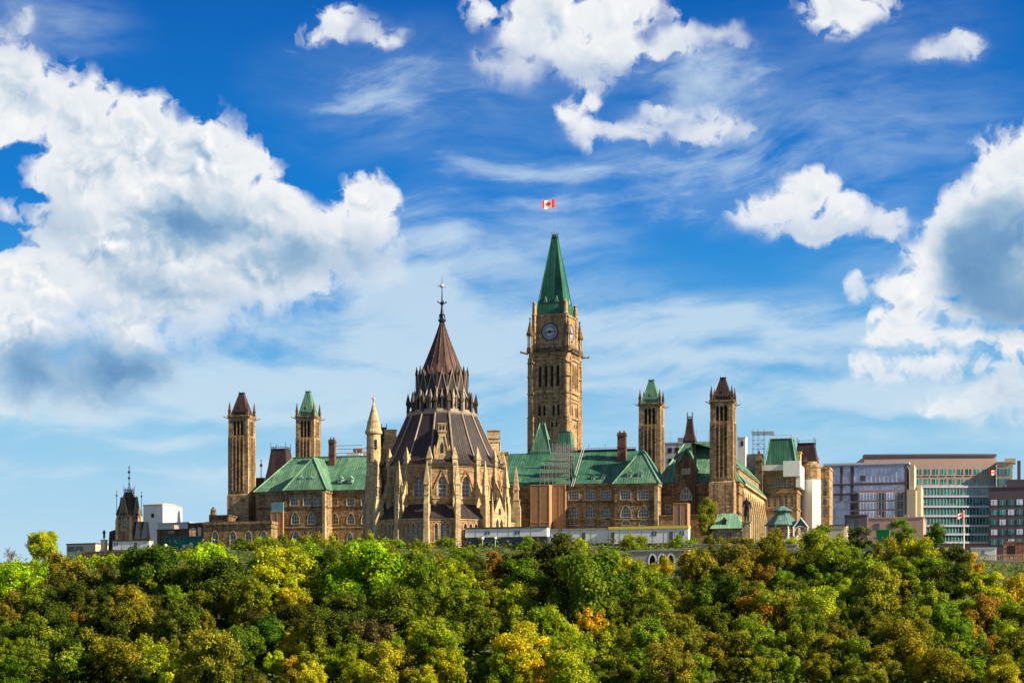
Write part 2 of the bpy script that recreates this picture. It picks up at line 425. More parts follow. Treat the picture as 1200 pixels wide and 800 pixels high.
def plain(name, col, rough=0.6, metal=0.0, var=0.25, scale=0.6, spec=0.3):
    m, n, b = newmat(name)
    g = n.node('ShaderNodeNewGeometry').outputs['Position']
    f = n.noise(g, scale, 5, 0.6)
    st = n.noise(n.v('MULTIPLY', g, (1.3, 1.3, 0.12)), scale * 1.5, 4, 0.6)
    k = n.ramp(n.m('MULTIPLY_ADD', st, 0.5, n.m('MULTIPLY', f, 0.5)), 0.3, 0.7, 1 - var, 1 + var, False)
    c = n.v('SCALE', col, None); c.node.inputs['Scale'].default_value = 1
    n.put(c.node.inputs['Scale'], k)
    n.links.new(c, b.inputs['Base Color'])
    b.inputs['Roughness'].default_value = rough; b.inputs['Metallic'].default_value = metal
    b.inputs['Specular IOR Level'].default_value = spec
    return m

def stone(name, c1, c2, c3, dark, bump=0.3, soot=0.55):
    """rubble sandstone: blocks of several tones, weather streaks and sooty patches"""
    m, n, b = newmat(name)
    g = n.node('ShaderNodeNewGeometry').outputs['Position']
    big = n.noise(g, 0.13, 5, 0.6)
    vo = n.node('ShaderNodeTexVoronoi', feature='F1', distance='CHEBYCHEV')
    n.links.new(n.v('MULTIPLY', g, (1.0, 1.0, 2.0)), vo.inputs['Vector']); vo.inputs['Scale'].default_value = 1.05
    sp = n.node('ShaderNodeSeparateColor'); n.links.new(vo.outputs['Color'], sp.inputs[0])
    vo2 = n.node('ShaderNodeTexVoronoi', feature='F1'); n.links.new(n.v('MULTIPLY', g, (1, 1, 1.8)), vo2.inputs['Vector']); vo2.inputs['Scale'].default_value = 0.42
    sp2 = n.node('ShaderNodeSeparateColor'); n.links.new(vo2.outputs['Color'], sp2.inputs[0])
    t = n.m('MULTIPLY_ADD', sp.outputs[0], 0.46, n.m('MULTIPLY_ADD', sp2.outputs[0], 0.12, n.m('MULTIPLY', big, 0.45)))
    col = n.cramp(t, [(0.22, c1), (0.5, c2), (0.8, c3)])
    streak = n.noise(n.v('MULTIPLY', g, (0.9, 0.9, 0.06)), 1.0, 5, 0.65)
    patch = n.noise(g, 0.45, 5, 0.65)
    sm = n.m('MULTIPLY', n.ramp(n.m('MULTIPLY_ADD', streak, 0.75, n.m('MULTIPLY', patch, 0.25)), 0.47, 0.60), soot * 1.35)
    col = n.mix(sm, col, dark)
    fine = n.noise(g, 3.0, 3, 0.6)
    col = n.mix(1.0, col, n.cramp(fine, [(0.3, (0.78,) * 3), (0.7, (1.18,) * 3)]), 'MULTIPLY')
    n.links.new(col, b.inputs['Base Color'])
    b.inputs['Roughness'].default_value = 0.9; b.inputs['Specular IOR Level'].default_value = 0.15
    bp = n.node('ShaderNodeBump'); bp.inputs['Strength'].default_value = bump; bp.inputs['Distance'].default_value = 0.12
    n.links.new(n.m('ADD', sp.outputs[0], fine), bp.inputs['Height']); n.links.new(bp.outputs[0], b.inputs['Normal'])
    return m

def seamed(name, c1, c2, c3, pitch=0.75, rough=0.55, contrast=0.35, metal=0.0):
    """sheet metal roofing: standing seams running down the slope, patina blotches"""
    m, n, b = newmat(name)
    ge = n.node('ShaderNodeNewGeometry'); g = ge.outputs['Position']
    h = n.v('NORMALIZE', n.v('CROSS_PRODUCT', ge.outputs['True Normal'], (0.0001, 0.0002, 1.0)))
    t = n.v('DOT_PRODUCT', g, h)
    fr = n.m('FRACT', n.m('DIVIDE', t, pitch))
    seam = n.ramp(n.m('ABSOLUTE', n.m('SUBTRACT', fr, 0.5)), 0.33, 0.47)
    idx = n.m('FLOOR', n.m('DIVIDE', t, pitch))
    wn = n.node('ShaderNodeTexWhiteNoise', noise_dimensions='1D'); n.links.new(idx, wn.inputs['W'])
    big = n.noise(g, 0.10, 5, 0.62); mid = n.noise(n.v('MULTIPLY', g, (1, 1, 0.35)), 0.6, 5, 0.6)
    run = n.noise(n.v('MULTIPLY', g, (0.9, 0.9, 0.10)), 1.0, 5, 0.65)
    k = n.m('MULTIPLY_ADD', big, 0.75, n.m('MULTIPLY_ADD', mid, 0.35, n.m('MULTIPLY_ADD', run, 0.6, n.m('MULTIPLY_ADD', wn.outputs[0], 0.14, -0.37))))
    col = n.cramp(k, [(0.3, c1), (0.55, c2), (0.8, c3)])
    st = n.noise(n.v('ADD', n.v('MULTIPLY', g, (0.55, 0.55, 0.16)), (31.0, 7.0, 3.0)), 1.0, 6, 0.68)
    col = n.mix(n.ramp(st, 0.55, 0.70, 0.0, 0.62), col, (0.045, 0.04, 0.03))
    dk = n.ramp(seam, 0, 1, 1.0, 1.0 - contrast)
    cs = n.v('SCALE', col, None); n.put(cs.node.inputs['Scale'], dk)
    n.links.new(cs, b.inputs['Base Color'])
    b.inputs['Roughness'].default_value = rough; b.inputs['Specular IOR Level'].default_value = 0.25; b.inputs['Metallic'].default_value = metal
    bp = n.node('ShaderNodeBump'); bp.inputs['Strength'].default_value = 0.5; bp.inputs['Distance'].default_value = 0.08
    n.links.new(seam, bp.inputs['Height']); n.links.new(bp.outputs[0], b.inputs['Normal'])
    return m

def glassy(name, col, rough=0.08, var=0.5, spec=0.6, cell=(0.6, 0.6, 0.4)):
    """window glass over dark rooms; each bay of panes tilts and tints a little differently"""
    m, n, b = newmat(name)
    g = n.node('ShaderNodeNewGeometry').outputs['Position']
    vo = n.node('ShaderNodeTexVoronoi', feature='F1', distance='CHEBYCHEV'); n.links.new(n.v('MULTIPLY', g, cell), vo.inputs['Vector']); vo.inputs['Scale'].default_value = 1.0
    sp = n.node('ShaderNodeSeparateColor'); n.links.new(vo.outputs['Color'], sp.inputs[0])
    k = n.ramp(sp.outputs[0], 0, 1, 1 - var, 1 + var, False)
    c = n.v('SCALE', col, None); n.put(c.node.inputs['Scale'], k)
    n.links.new(c, b.inputs['Base Color']); b.inputs['Roughness'].default_value = rough
    b.inputs['Specular IOR Level'].default_value = spec
    bp = n.node('ShaderNodeBump'); bp.inputs['Strength'].default_value = 0.08; bp.inputs['Distance'].default_value = 0.3
    n.links.new(n.noise(g, 0.5, 2), bp.inputs['Height']); n.links.new(bp.outputs[0], b.inputs['Normal'])
    return m

M_STONE = stone('sandstone', (0.158, 0.098, 0.050), (0.307, 0.196, 0.100), (0.446, 0.297, 0.155), (0.070, 0.047, 0.030), soot=0.45)
M_STONE2 = stone('tower_sandstone', (0.20, 0.125, 0.062), (0.38, 0.25, 0.13), (0.52, 0.37, 0.20), (0.08, 0.052, 0.034), soot=0.45)
M_PALE = stone('dressed_sandstone', (0.36, 0.255, 0.135), (0.52, 0.39, 0.21), (0.64, 0.51, 0.29), (0.17, 0.115, 0.07), soot=0.32)
M_PINK = stone('red_sandstone', (0.223, 0.102, 0.059), (0.372, 0.178, 0.100), (0.484, 0.272, 0.155), (0.112, 0.064, 0.041), soot=0.3)
M_DARKST = stone('sooty_and_shade_sandstone', (0.079, 0.053, 0.034), (0.149, 0.098, 0.058), (0.233, 0.153, 0.089), (0.042, 0.030, 0.022))  # sooty stone; also the painted shade of the tower slots
M_GREEN = seamed('green_copper', (0.045, 0.125, 0.08), (0.095, 0.215, 0.135), (0.20, 0.35, 0.20))
M_GREEN2 = seamed('dark_green_copper', (0.02, 0.085, 0.054), (0.042, 0.145, 0.09), (0.105, 0.25, 0.15))
M_SPIRE = seamed('spire_copper', (0.008, 0.065, 0.042), (0.02, 0.115, 0.068), (0.05, 0.19, 0.11), pitch=1.0)
M_PGREEN = seamed('pale_green_copper', (0.10, 0.25, 0.16), (0.18, 0.36, 0.23), (0.30, 0.50, 0.33), contrast=0.2)
M_LEADG = seamed('blue_green_copper', (0.05, 0.12, 0.11), (0.10, 0.20, 0.18), (0.2, 0.33, 0.28), contrast=0.2)
M_SOOT = plain('sooty_carved_stone', (0.06, 0.047, 0.042), 0.85, var=0.4)
M_BRICK = plain('chimney_brick', (0.15, 0.075, 0.055), 0.9, var=.35)
M_BROWN = seamed('brown_copper', (0.028, 0.015, 0.014), (0.056, 0.031, 0.028), (0.105, 0.062, 0.052), contrast=0.3)
M_RUST = seamed('red_brown_copper', (0.048, 0.021, 0.017), (0.10, 0.046, 0.034), (0.165, 0.085, 0.062), pitch=0.9, contrast=0.4)
M_SLATE = seamed('dark_slate', (0.022, 0.016, 0.018), (0.043, 0.032, 0.034), (0.085, 0.062, 0.058), pitch=0.6, rough=0.6, contrast=0.3)
M_RIB = plain('weathered_lead', (0.30, 0.24, 0.19), 0.6, var=0.35)
M_DARK = plain('dark_iron', (0.022, 0.022, 0.028), 0.5, 0.3)
M_STEEL = plain('galvanised_steel', (0.33, 0.32, 0.31), 0.5, 0.5)
M_BLUEIRON = plain('blue_painted_iron', (0.03, 0.05, 0.10), 0.4, 0.3)
M_GLASS = glassy('window_glass', (0.05, 0.055, 0.07), var=.85)
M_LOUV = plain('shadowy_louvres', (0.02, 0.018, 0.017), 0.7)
M_FRAME = plain('pale_window_frame', (0.55, 0.53, 0.50), 0.6)
M_WHITE = plain('white_paint', (0.78, 0.77, 0.75), 0.55, var=0.1)
M_WRAP = plain('white_sheeting', (0.74, 0.70, 0.64), 0.6, var=0.12)
M_CREAM = plain('cream_render', (0.66, 0.55, 0.36), 0.7, var=0.12)
M_PLY = plain('ochre_hoarding', (0.36, 0.205, 0.11), 0.8, var=0.25, scale=0.9)
M_YELLOW = plain('yellow_paint', (0.80, 0.60, 0.08), 0.5, var=0.12)
M_NAVY = plain('dark_blue_skirt', (0.028, 0.034, 0.062), 0.6)
M_GREY = plain('grey_cladding', (0.22, 0.22, 0.25), 0.6, var=0.2)
M_BRONZE = plain('bronze', (0.035, 0.032, 0.03), 0.45, 0.4)
M_CONC = plain('concrete', (0.42, 0.36, 0.30), 0.85, var=0.2)
M_RED = plain('red_cloth', (0.62, 0.015, 0.02), 0.7, var=0.06)
M_FWHITE = plain('white_cloth', (0.82, 0.82, 0.82), 0.7, var=0.04)

# ------------------------------------------------------------------ terrain
def sstep(a, b, x):
    t = max(0.0, min(1.0, (x - a) / (b - a))); return t * t * (3 - 2 * t)
def plateau(x):
    return 40.2 - 4.9 * sstep(-62, -125, x) - 5.0 * sstep(104, 130, x)
def ground_z(x, y):
    p = plateau(x)
    n = mnoise.noise(Vector((x * 0.02, y * 0.02, 0.3))) * 1.2
    if y <= 446: return -2.2 + 2.5 * sstep(420, 432, y)
    rim = p - 1.6
    t = (y - 446.0) / (541.0 - 446.0)
    if t < 1: return 0.3 + (rim - 0.3) * (0.80 * t ** 0.85 + 0.20 * sstep(0, 1, t)) + n * math.sin(math.pi * t)
    return rim + 1.6 * sstep(541, 558, y) + 0.048 * max(0, min(y, 720) - 560) + 0.2 * n * sstep(558, 575, y) - 9 * sstep(900, 2500, y)
M_EARTH, n_, b_ = newmat('earth_and_grass')
g_ = n_.node('ShaderNodeNewGeometry').outputs['Position']
n_.links.new(n_.cramp(n_.noise(g_, 0.25, 6, 0.65), [(0.3, (0.03, 0.04, 0.012)), (0.55, (0.06, 0.09, 0.02)), (0.75, (0.12, 0.10, 0.05))]), b_.inputs['Base Color'])
b_.inputs['Roughness'].default_value = 0.95
def grid_sheet(name, xs, ys, zf, m):
    mb = MB(); nx = len(xs)
    mb.v = [(x, y, zf(x, y)) for y in ys for x in xs]
    for j in range(len(ys) - 1):
        for i in range(nx - 1):
            a = j * nx + i; mb.f.append((a, a + 1, a + nx + 1, a + nx)); mb.m.append(0)
    return mb.build(name, m, None, True)
xs = [-6000, -2500, -1000, -500, -300] + [-220 + 5 * i for i in range(89)] + [300, 500, 1000, 2500, 6000]
ys = [-300, 0, 200, 350, 410] + [420 + 4 * i for i in range(40)] + [590, 600, 640, 700, 800, 900, 1200, 1800, 2500, 5000, 9000]
tag(grid_sheet('ground', xs, ys, ground_z, M_EARTH), 'earth and grass bank below the old stone buildings', 'ground', kind='structure')
M_WATER, n_, b_ = newmat('river_water')
b_.inputs['Base Color'].default_value = (0.02, 0.035, 0.04, 1); b_.inputs['Roughness'].default_value = 0.08
g_ = n_.node('ShaderNodeNewGeometry').outputs['Position']
bp_ = n_.node('ShaderNodeBump'); bp_.inputs['Strength'].default_value = 0.4; bp_.inputs['Distance'].default_value = 0.3
n_.links.new(n_.noise(n_.v('MULTIPLY', g_, (0.4, 1.0, 1)), 0.6, 5), bp_.inputs['Height']); n_.links.new(bp_.outputs[0], b_.inputs['Normal'])
tag(grid_sheet('river', [-3000, 3000], [-290, 434], lambda x, y: 0.0, M_WATER), 'calm river at the foot of the wooded bank', 'river', kind='structure')
CB = Frame(0, 600, 14.0)      # the parliament's own grid

GZ = 38.0     # foot of the buildings, sunk a little into the lawn
def pinnacle(mb, x, y, z, w, hs, ht, m=0, mt=None):
    mt = m if mt is None else mt
    mb.box(x - w / 2, x + w / 2, y - w / 2, y + w / 2, z, z + hs, m)
    mb.box(x - w * .62, x + w * .62, y - w * .62, y + w * .62, z + hs, z + hs + w * .22, m)
    mb.ring([(z + hs + w * .22, w * .5), (z + hs + ht, w * .04)], 4, 0, x, y, mt, sq=True)

# ------------------------------------------------------------------ ventilation towers
def vent_tower(label, pxl, pxr, v, roof_m, py_top, py_cor, py_bel, py_base, gz=GZ, wallm=M_STONE2):
    u0, s = CB.side(pxl, pxr, v); h = s / 2
    T = Thing('stone_tower', label, 'tower', CB, u0 + h, v + h, gz, 'pavilion towers of the parliament')
    Z = lambda py: T.Z(py, 0, -h)
    zt, zc, zb, zk = Z(py_top), Z(py_cor), Z(py_bel), Z(py_base)
    b = MB(); b.box(-h - .28, h + .28, -h - .28, h + .28, 0, zk - .5)
    b.frus(-h - .28, h + .28, -h - .28, h + .28, zk - .497, -h - .02, h + .02, -h - .02, h + .02, zk)
    for k in (0.35, 0.7): b.box(-h - .36, h + .36, -h - .36, h + .36, (zk) * k, zk * k + .35)
    for sx_ in (-1, 1): b.box(sx_ * h * .5 - .3, sx_ * h * .5 + .3, -h - .33, h + .33, .1, zk - .9)
    T.add('tower_base', b, wallm)
    w = MB(); q = h - .12; bw = s * .105; ops = []
    for k in (-1.05, 0, 1.05): ops.append((q + k * s * .17, zb, bw * 1.25, zc - zb - .9, 'p'))
    P4 = [(-q, -q), (q, -q), (q, q), (-q, q)]
    for i in range(4): wall(w, P4[i], P4[(i + 1) % 4], zk, zc - .1, ops, depth=.5)
    for i in range(4):
        n0 = len(w.v)
        for k in (-.27, -.09, .09, .27): w.box(k * s - .17, k * s + .17, -q - .42, -q + .02, zk + .6, zb - .5)
        for k in (-.18, 0, .18): w.box(k * s - s * .045, k * s + s * .045, -q - .05, -q + .018, zk + 1.2, zb - 1.8, 1)  # dark panels: shade of recessed slots between the ribs, put into the colour
        for k in (-.36, -.18, 0, .18, .36): w.box(k * s - .2, k * s + .2, -q - .12, -q + .02, zb - 1.6, zb - 1.2)
        w.box(-.42 * s, .42 * s, -q - .2, -q + .015, zb - .5, zb - .12)
        w.rotz(i * math.pi / 2, n0)
    T.add('tower_shaft', w, [wallm, M_DARKST])
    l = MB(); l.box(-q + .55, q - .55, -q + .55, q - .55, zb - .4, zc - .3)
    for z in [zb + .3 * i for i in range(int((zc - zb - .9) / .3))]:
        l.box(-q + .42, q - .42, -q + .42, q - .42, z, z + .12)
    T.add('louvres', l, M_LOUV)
    for sx_, sy_ in ((-1, -1), (1, -1), (1, 1), (-1, 1)):
        c = MB(); e = h - s * .09
        c.box(sx_ * e - s * .1, sx_ * e + s * .1, sy_ * e - s * .1, sy_ * e + s * .1, zk + .02, zb - .3)
        c.box(sx_ * e - s * .085, sx_ * e + s * .085, sy_ * e - s * .085, sy_ * e + s * .085, zb - .297, zc - .02)
        T.add('corner_buttress', c, wallm)
        p = MB(); e2 = h - s * .05; pinnacle(p, sx_ * e2, sy_ * e2, zc + .55, s * .115, 1.5, 2.9, 0)
        T.add('pinnacle', p, M_DARKST)
        gq = MB(); gq.bar((sx_ * h, sy_ * h, zc - .3), (sx_ * (h + .95), sy_ * (h + .95), zc + .05), .22, 6, 0, .12)
        gq.ball((sx_ * (h + 1.0), sy_ * (h + 1.0), zc + .1), .2)
        T.add('gargoyle', gq, M_DARKST)
    c = MB(); c.box(-h - .18, h + .18, -h - .18, h + .18, zc, zc + .3); c.box(-h - .32, h + .32, -h - .32, h + .32, zc + .3, zc + .55)
    for i in range(4):
        n0 = len(c.v)
        for k in range(9): c.box(-h * .8 + k * h * .2 - .11, -h * .8 + k * h * .2 + .11, -h - .14, -h + .1, zc - .45, zc - .003)
        c.rotz(i * math.pi / 2, n0)
    T.add('cornice', c, wallm)
    r = MB(); z1 = zc + .556
    r.ring([(z1, h * .86), (z1 + .8, h * .79), (zt - .35, h * .24), (zt, h * .24)], 4, 0, 0, 0, 0, sq=True)
    for i in range(4):
        n0 = len(r.v); zz = z1 + (zt - z1) * .28; d = h * .68
        r.poly([(-.28, -d - .05, zz), (.28, -d - .05, zz), (0, -d + .02, zz + 1.1)], 0)
        r.poly([(-.28, -d - .05, zz), (0, -d + .02, zz + 1.1), (0, -d + .8, zz + 1.0)], 0); r.poly([(.28, -d - .05, zz), (0, -d + .8, zz + 1.0), (0, -d + .02, zz + 1.1)], 0)
        r.rotz(i * math.pi / 2, n0)
    rf = T.add('roof', r, roof_m)
    f = MB(); f.box(-h * .27, h * .27, -h * .27, h * .27, zt + .002, zt + .12)
    for a in (-1, 1): f.bar((a * h * .2, -h * .2, zt + .1), (a * h * .2, -h * .2, zt + .6), .04)
    T.add('roof_cap', f, M_DARK, rf)
    return T
vent_tower('tall stone tower with brown cap at the far left end of the parliament', 267.5, 299.5, 3, M_BROWN, 459, 488.5, 510, 578)
vent_tower('slim stone tower with green cap behind the left wing, beside the chimney', 346.5, 376, 40, M_GREEN, 457.5, 489, 512, 556)
vent_tower('stone tower with green cap behind the right end of the long green roof', 748.5, 778.5, 40, M_GREEN, 444, 474, 497, 556)
vent_tower('tallest pavilion tower, stone with brown cap, between the green roof and the chamber', 832, 862.5, -1, M_BROWN, 441, 471, 493, 563)

# ------------------------------------------------------------------ wings of the parliament
def dormer(T, x, y, z, w, hh, mats, ph):
    """small roof window: cheeks, little gable roof, white front; ph = how far it runs back into the roof"""
    b = MB(); b.box(x - w / 2, x + w / 2, y, y + ph, z, z + hh * .6, 0)
    r = [(x - w * .62, y - .12, z + hh * .58), (x + w * .62, y - .12, z + hh * .58), (x, y - .12, z + hh)]
    b.slab([r[0], r[1], r[2]], (0, ph + .6, 0), 0)
    o = T.add('dormer', b, mats[0])
    g = MB(); g.box(x - w * .36, x + w * .36, y - .05, y - .004, z + hh * .12, z + hh * .56, 0); g.box(x - w * .2, x + w * .2, y - .08, y - .052, z + hh * .18, z + hh * .5, 1)
    T.add('dormer_window', g, [M_WHITE, M_GLASS], o)
def chimney(T, x, y, z0, z1, w, m, d=None):
    d = d or w; b = MB(); b.box(x - w / 2, x + w / 2, y - d / 2, y + d / 2, z0, z1 - 1.0)
    b.box(x - w / 2 - .15, x + w / 2 + .15, y - d / 2 - .15, y + d / 2 + .15, z1 - 1.0, z1 - .65); b.box(x - w / 2 - .05, x + w / 2 + .05, y - d / 2 - .05, y + d / 2 + .05, z1 - .648, z1)
    b.box(x - w / 2 - .12, x + w / 2 + .12, y - d / 2 - .12, y + d / 2 + .12, z0 + (z1 - z0) * .5, z0 + (z1 - z0) * .5 + .3)
    for k in (-.25, .25): b.ring([(z1 + .003, .28), (z1 + .7, .22)], 8, 0, x + k * w, y)
    T.add('chimney', b, m)
WM = [M_FRAME, M_GLASS, M_PALE]

def wing(T, name_w, pxs, pxe, y, ye, depth, bands, ops_px, wm=M_STONE, courses=(), eave=None, right=False, left=False):
    """front wall from pxs to pxe at local y with windows given as (px, py_top, py_bottom, width_px, kind, nx)"""
    x0, x1 = T.X(pxs, y), T.X(pxe, y); mpp = T.fr.world(T.u0 + (x0 + x1) / 2, T.v0 + y)[1] / F
    zt = T.Z(eave, (x0 + x1) / 2, y); b = MB(); ops = []
    for (px, pt_, pb, wp, k, nx_) in ops_px:
        x = T.X(px, y); za, zc = T.Z(pb, x, y), T.Z(pt_, x, y)
        ops.append(((x - x0, za, wp * mpp, zc - za, k), nx_))
    wall(b, (x0, y), (x1, y), 0, zt, [o for o, _ in ops], 0, 1, .4)
    b.poly([(x1, y, 0), (x1, ye, 0), (x1, ye, zt), (x1, y, zt)]); b.poly([(x0, ye, 0), (x0, y, 0), (x0, y, zt), (x0, ye, zt)])
    b.poly([(x1, ye, 0), (x0, ye, 0), (x0, ye, zt), (x1, ye, zt)])
    o = T.add(name_w, b, [wm, M_PALE])
    for op, nx_ in ops:
        window(T, (x0, y), (x1, y), op, WM, nx_, 3 if op[3] > 2.6 else 2, .33, .13, o, surround=.16)
    for (py, hh, pr, m) in courses:
        z = T.Z(py, (x0 + x1) / 2, y); c = MB(); c.box(x0 - pr, x1 + pr, y - pr, ye + pr, z - hh / 2, z + hh / 2); T.add('string_course', c, m, o)
    return o, x0, x1, zt

# left wing ---------------------------------------------------------
T = Thing('parliament_wing', 'left wing of the parliament, tan stone under a pale green hipped roof', 'building', CB, CB.u(372, 0), 0, GZ)
ops = [(px, 583.5, 592, 9.5, 'r', 3) for px in (391, 411, 428)] + [(px, 601, 613.5, 9, 'p', 3) for px in (392, 411, 428)] + [(px, 624, 634, 6.5, 'p', 2) for px in (393, 410, 428)]
o, x0, x1, zt = wing(T, 'wall', 299.5, 470, 0, 25, 0, None, ops, courses=((576.5, .7, .28, M_STONE), (594, .45, .14, M_DARKST), (618, .3, .12, M_PALE)), eave=574.5)
zr = T.Z(536, x0 + 20, 13); xa = T.X(343.5, 13); xe = x1
r = MB(); e = .5
A0, A1, A2, A3 = (x0 - e, -e, zt), (xe, -e, zt), (xe, 25 + e, zt), (x0 - e, 25 + e, zt); B0, B1 = (xa, 12.5, zr), (xe, 12.5, zr)
r.poly([A0, A1, B1, B0]); r.poly([A3, A0, B0]); r.poly([A2, A3, B0, B1]); r.poly([A1, A2, B1]); r.poly([A3, A2, A1, A0])
r.box(xa, xe, 12.35, 12.65, zr - .02, zr + .35)
T.add('roof', r, M_GREEN)
ops = [(px, 583, 592, 9.5, 'r', 3) for px in (344.5, 360, 372)] + [(px, 600, 613.5, 9.5, 'p', 3) for px in (346, 365)] + [(px, 622, 634, 9, 'p', 2) for px in (347, 363)]
bo, b0, b1, bz = wing(T, 'bay', 334, 381.5, -6, -.02, 0, None, ops, courses=((576.2, .7, .28, M_STONE), (594, .45, .14, M_DARKST), (617.5, .3, .12, M_PALE)), eave=574)
r = MB(); zp = T.Z(537, (b0 + b1) / 2, 2); xm = (b0 + b1) / 2 + .6
c0, c1 = (b0 - e, -6 - e, bz + .02), (b1 + e, -6 - e, bz + .02); d0, d1 = (b0 - e, 1.5, bz + .02), (b1 + e, 1.5, bz + .02); ap, ap2 = (xm, -.6, zp), (xm, 12, zp)
r.poly([c0, c1, ap]); r.poly([c1, (b1 + e, 12, bz + .02), ap2, ap]); r.poly([(b0 - e, 12, bz + .02), c0, ap, ap2])
T.add('bay_roof', r, M_GREEN)
rb = MB(); rb.bar(c1, ap, .28); rb.bar(c0, ap, .22); rb.bar(A0, B0, .22); rb.bar(ap, ap2, .2)
T.add('roof_hip_roll', rb, M_PGREEN)
for px, py in ((352, 566), (363.5, 566)): x = T.X(px, -5); dormer(T, x, -4.6, T.Z(py, x, -4.6), 1.5, 2.3, [M_PGREEN], 1.6)
for px, py in ((399, 566), (411, 566)): x = T.X(px, 2.2); dormer(T, x, 1.6, T.Z(py, x, 1.6), 1.5, 2.3, [M_PGREEN], 1.6)
x = T.X(389.5, 10); chimney(T, x, 10, T.Z(552, x, 10), T.Z(515, x, 10), 1.9, M_BRICK, 1.6)
q = MB(); qx = T.X(380, -6.2); q.box(qx - .5, qx + .35, -6.5, -5.4, 0, bz - .6); T.add('corner_pier', q, M_PALE, bo)
x = T.X(306, 20); q = MB()
zz = T.Z(560, x, 20); q.bar((x, 20, zz), (x, 20, T.Z(538, x, 20)), .12); q.ball((x, 20, T.Z(545, x, 20)), .5); q.box(x - 1.5, x + 1.5, 18.5, 21.5, zt, zz)
T.add('roof_vent', q, M_DARK)

# right wing ---------------------------------------------------------
T = Thing('parliament_wing', 'long right wing of the parliament with two window rows under a dark green roof', 'building', CB, CB.u(690, 0), 0, GZ)
ops = [(px, 574.5, 585.5, 12, 'r', 4) for px in (672.5, 691.5, 710)] + [(px, 592.5, 606, 12, 'p', 4) for px in (672.5, 691.5, 710)] + [(px, 609.5, 615, 10, 'a', 2) for px in (672.5, 691.5, 710)]
o, x0, x1, zt = wing(T, 'wall', 560, 769, 0, 25, 0, None, ops, courses=((568.6, .8, .28, M_STONE), (588.3, .4, .14, M_DARKST), (608, .25, .1, M_PALE)), eave=567)
zr = T.Z(529, T.X(690, 12.5), 12.5); xe = T.X(753, 9)
A0, A1, A2, A3 = (x0, -e, zt), (x1 + e, -e, zt), (x1 + e, 25 + e, zt), (x0, 25 + e, zt); B0, B1 = (x0, 12.5, zr), (xe, 12.5, zr)
r = MB(); r.poly([A0, A1, B1, B0]); r.poly([A1, A2, B1]); r.poly([A2, A3, B0, B1]); r.poly([A3, A0, B0]); r.poly([A3, A2, A1, A0])
T.add('roof', r, M_GREEN2)
ops = [(px, 574, 585, 12, 'r', 4) for px in (733, 753.5)] + [(px, 592, 605.5, 12.5, 'p', 4) for px in (733.5, 754)] + [(px, 609.5, 615, 10, 'a', 2) for px in (733.5, 754)]
bo, b0, b1, bz = wing(T, 'bay', 720, 771, -5, -.02, 0, None, ops, courses=((568, .8, .28, M_STONE), (588, .4, .14, M_DARKST), (608, .25, .1, M_PALE)), eave=566.3)
c0, c1 = (b0 - e, -5 - e, bz + .02), (b1 + e, -5 - e, bz + .02); zp = T.Z(527.5, (b0 + b1) / 2, 4); xm = T.X(752, 3); ap, ap2 = (xm, 2.5, zp), (xm, 12, zp)
r = MB(); r.poly([c0, c1, ap]); r.poly([c1, (b1 + e, 14, bz + .02), ap2, ap]); r.poly([(b0 - e, 8, bz + .02), c0, ap, ap2])
T.add('bay_roof', r, M_GREEN)
rb = MB(); rb.bar(c1, ap, .3); rb.bar(c0, ap, .16); T.add('roof_hip_roll', rb, M_PGREEN)
for px, py in ((738, 560.5), (750.5, 560.5)): x = T.X(px, -3.6); dormer(T, x, -4.0, T.Z(py, x, -4.0), 1.7, 2.5, [M_PGREEN], 1.8)
for px, py in ((673, 563), (695, 563), (707, 563)): x = T.X(px, 1.4); dormer(T, x, 1.0, T.Z(py, x, 1.0), 1.3, 2.0, [M_GREEN2], 1.4)
x = T.X(729, 9); chimney(T, x, 9, T.Z(542, x, 9), T.Z(507, x, 9), 2.5, M_BRICK, 1.8)
q = MB(); xa, xb = T.X(664, 12.5), T.X(745, 12.5)
q.box(xa, xb, 12.2, 12.8, zr + .01, zr + .55)
for i in range(26): xx = xa + (xb - xa) * i / 25; q.bar((xx, 12.5, zr + .5), (xx, 12.5, zr + (2.2 if i % 6 == 2 else 1.0)), .05, 4)
q.bar((xa, 12.5, zr + 1.0), (xb, 12.5, zr + 1.0), .05, 4)
T.add('ridge_railing', q, M_DARK)
q = MB(); qx = b1 - .45; q.box(qx - .6, qx + .5, -5.3, -4.3, 0, bz - .8); T.add('corner_pier', q, M_PALE, bo)
# pyramid turret roof and small mansard on the ridge
x = T.X(636, 15); q = MB(); z0 = T.Z(531, x, 15) - 2; zt_ = T.Z(496, x, 15); w = 3.1
q.ring([(z0, w), (z0 + 2.2, w), (z0 + 3.0, w * .9), (zt_ - .8, w * .25), (zt_, w * .22)], 4, 0, x, 15, 0, sq=True)
for sx_ in (-1, 1): q.bar((x + sx_ * w * .9, 15 - w * .9, z0 + 2.6), (x + sx_ * w * .23, 15 - w * .23, zt_), .2)
T.add('turret_roof', q, M_GREEN)
x = T.X(662.5, 15); q = MB(); zt_ = T.Z(507, x, 15); w = 2.4
q.ring([(z0, w), (z0 + 2.2, w), (zt_, w * .72), (zt_ + .25, w * .75)], 4, 0, x, 15, 0, sq=True); T.add('turret_roof', q, M_GREEN2)

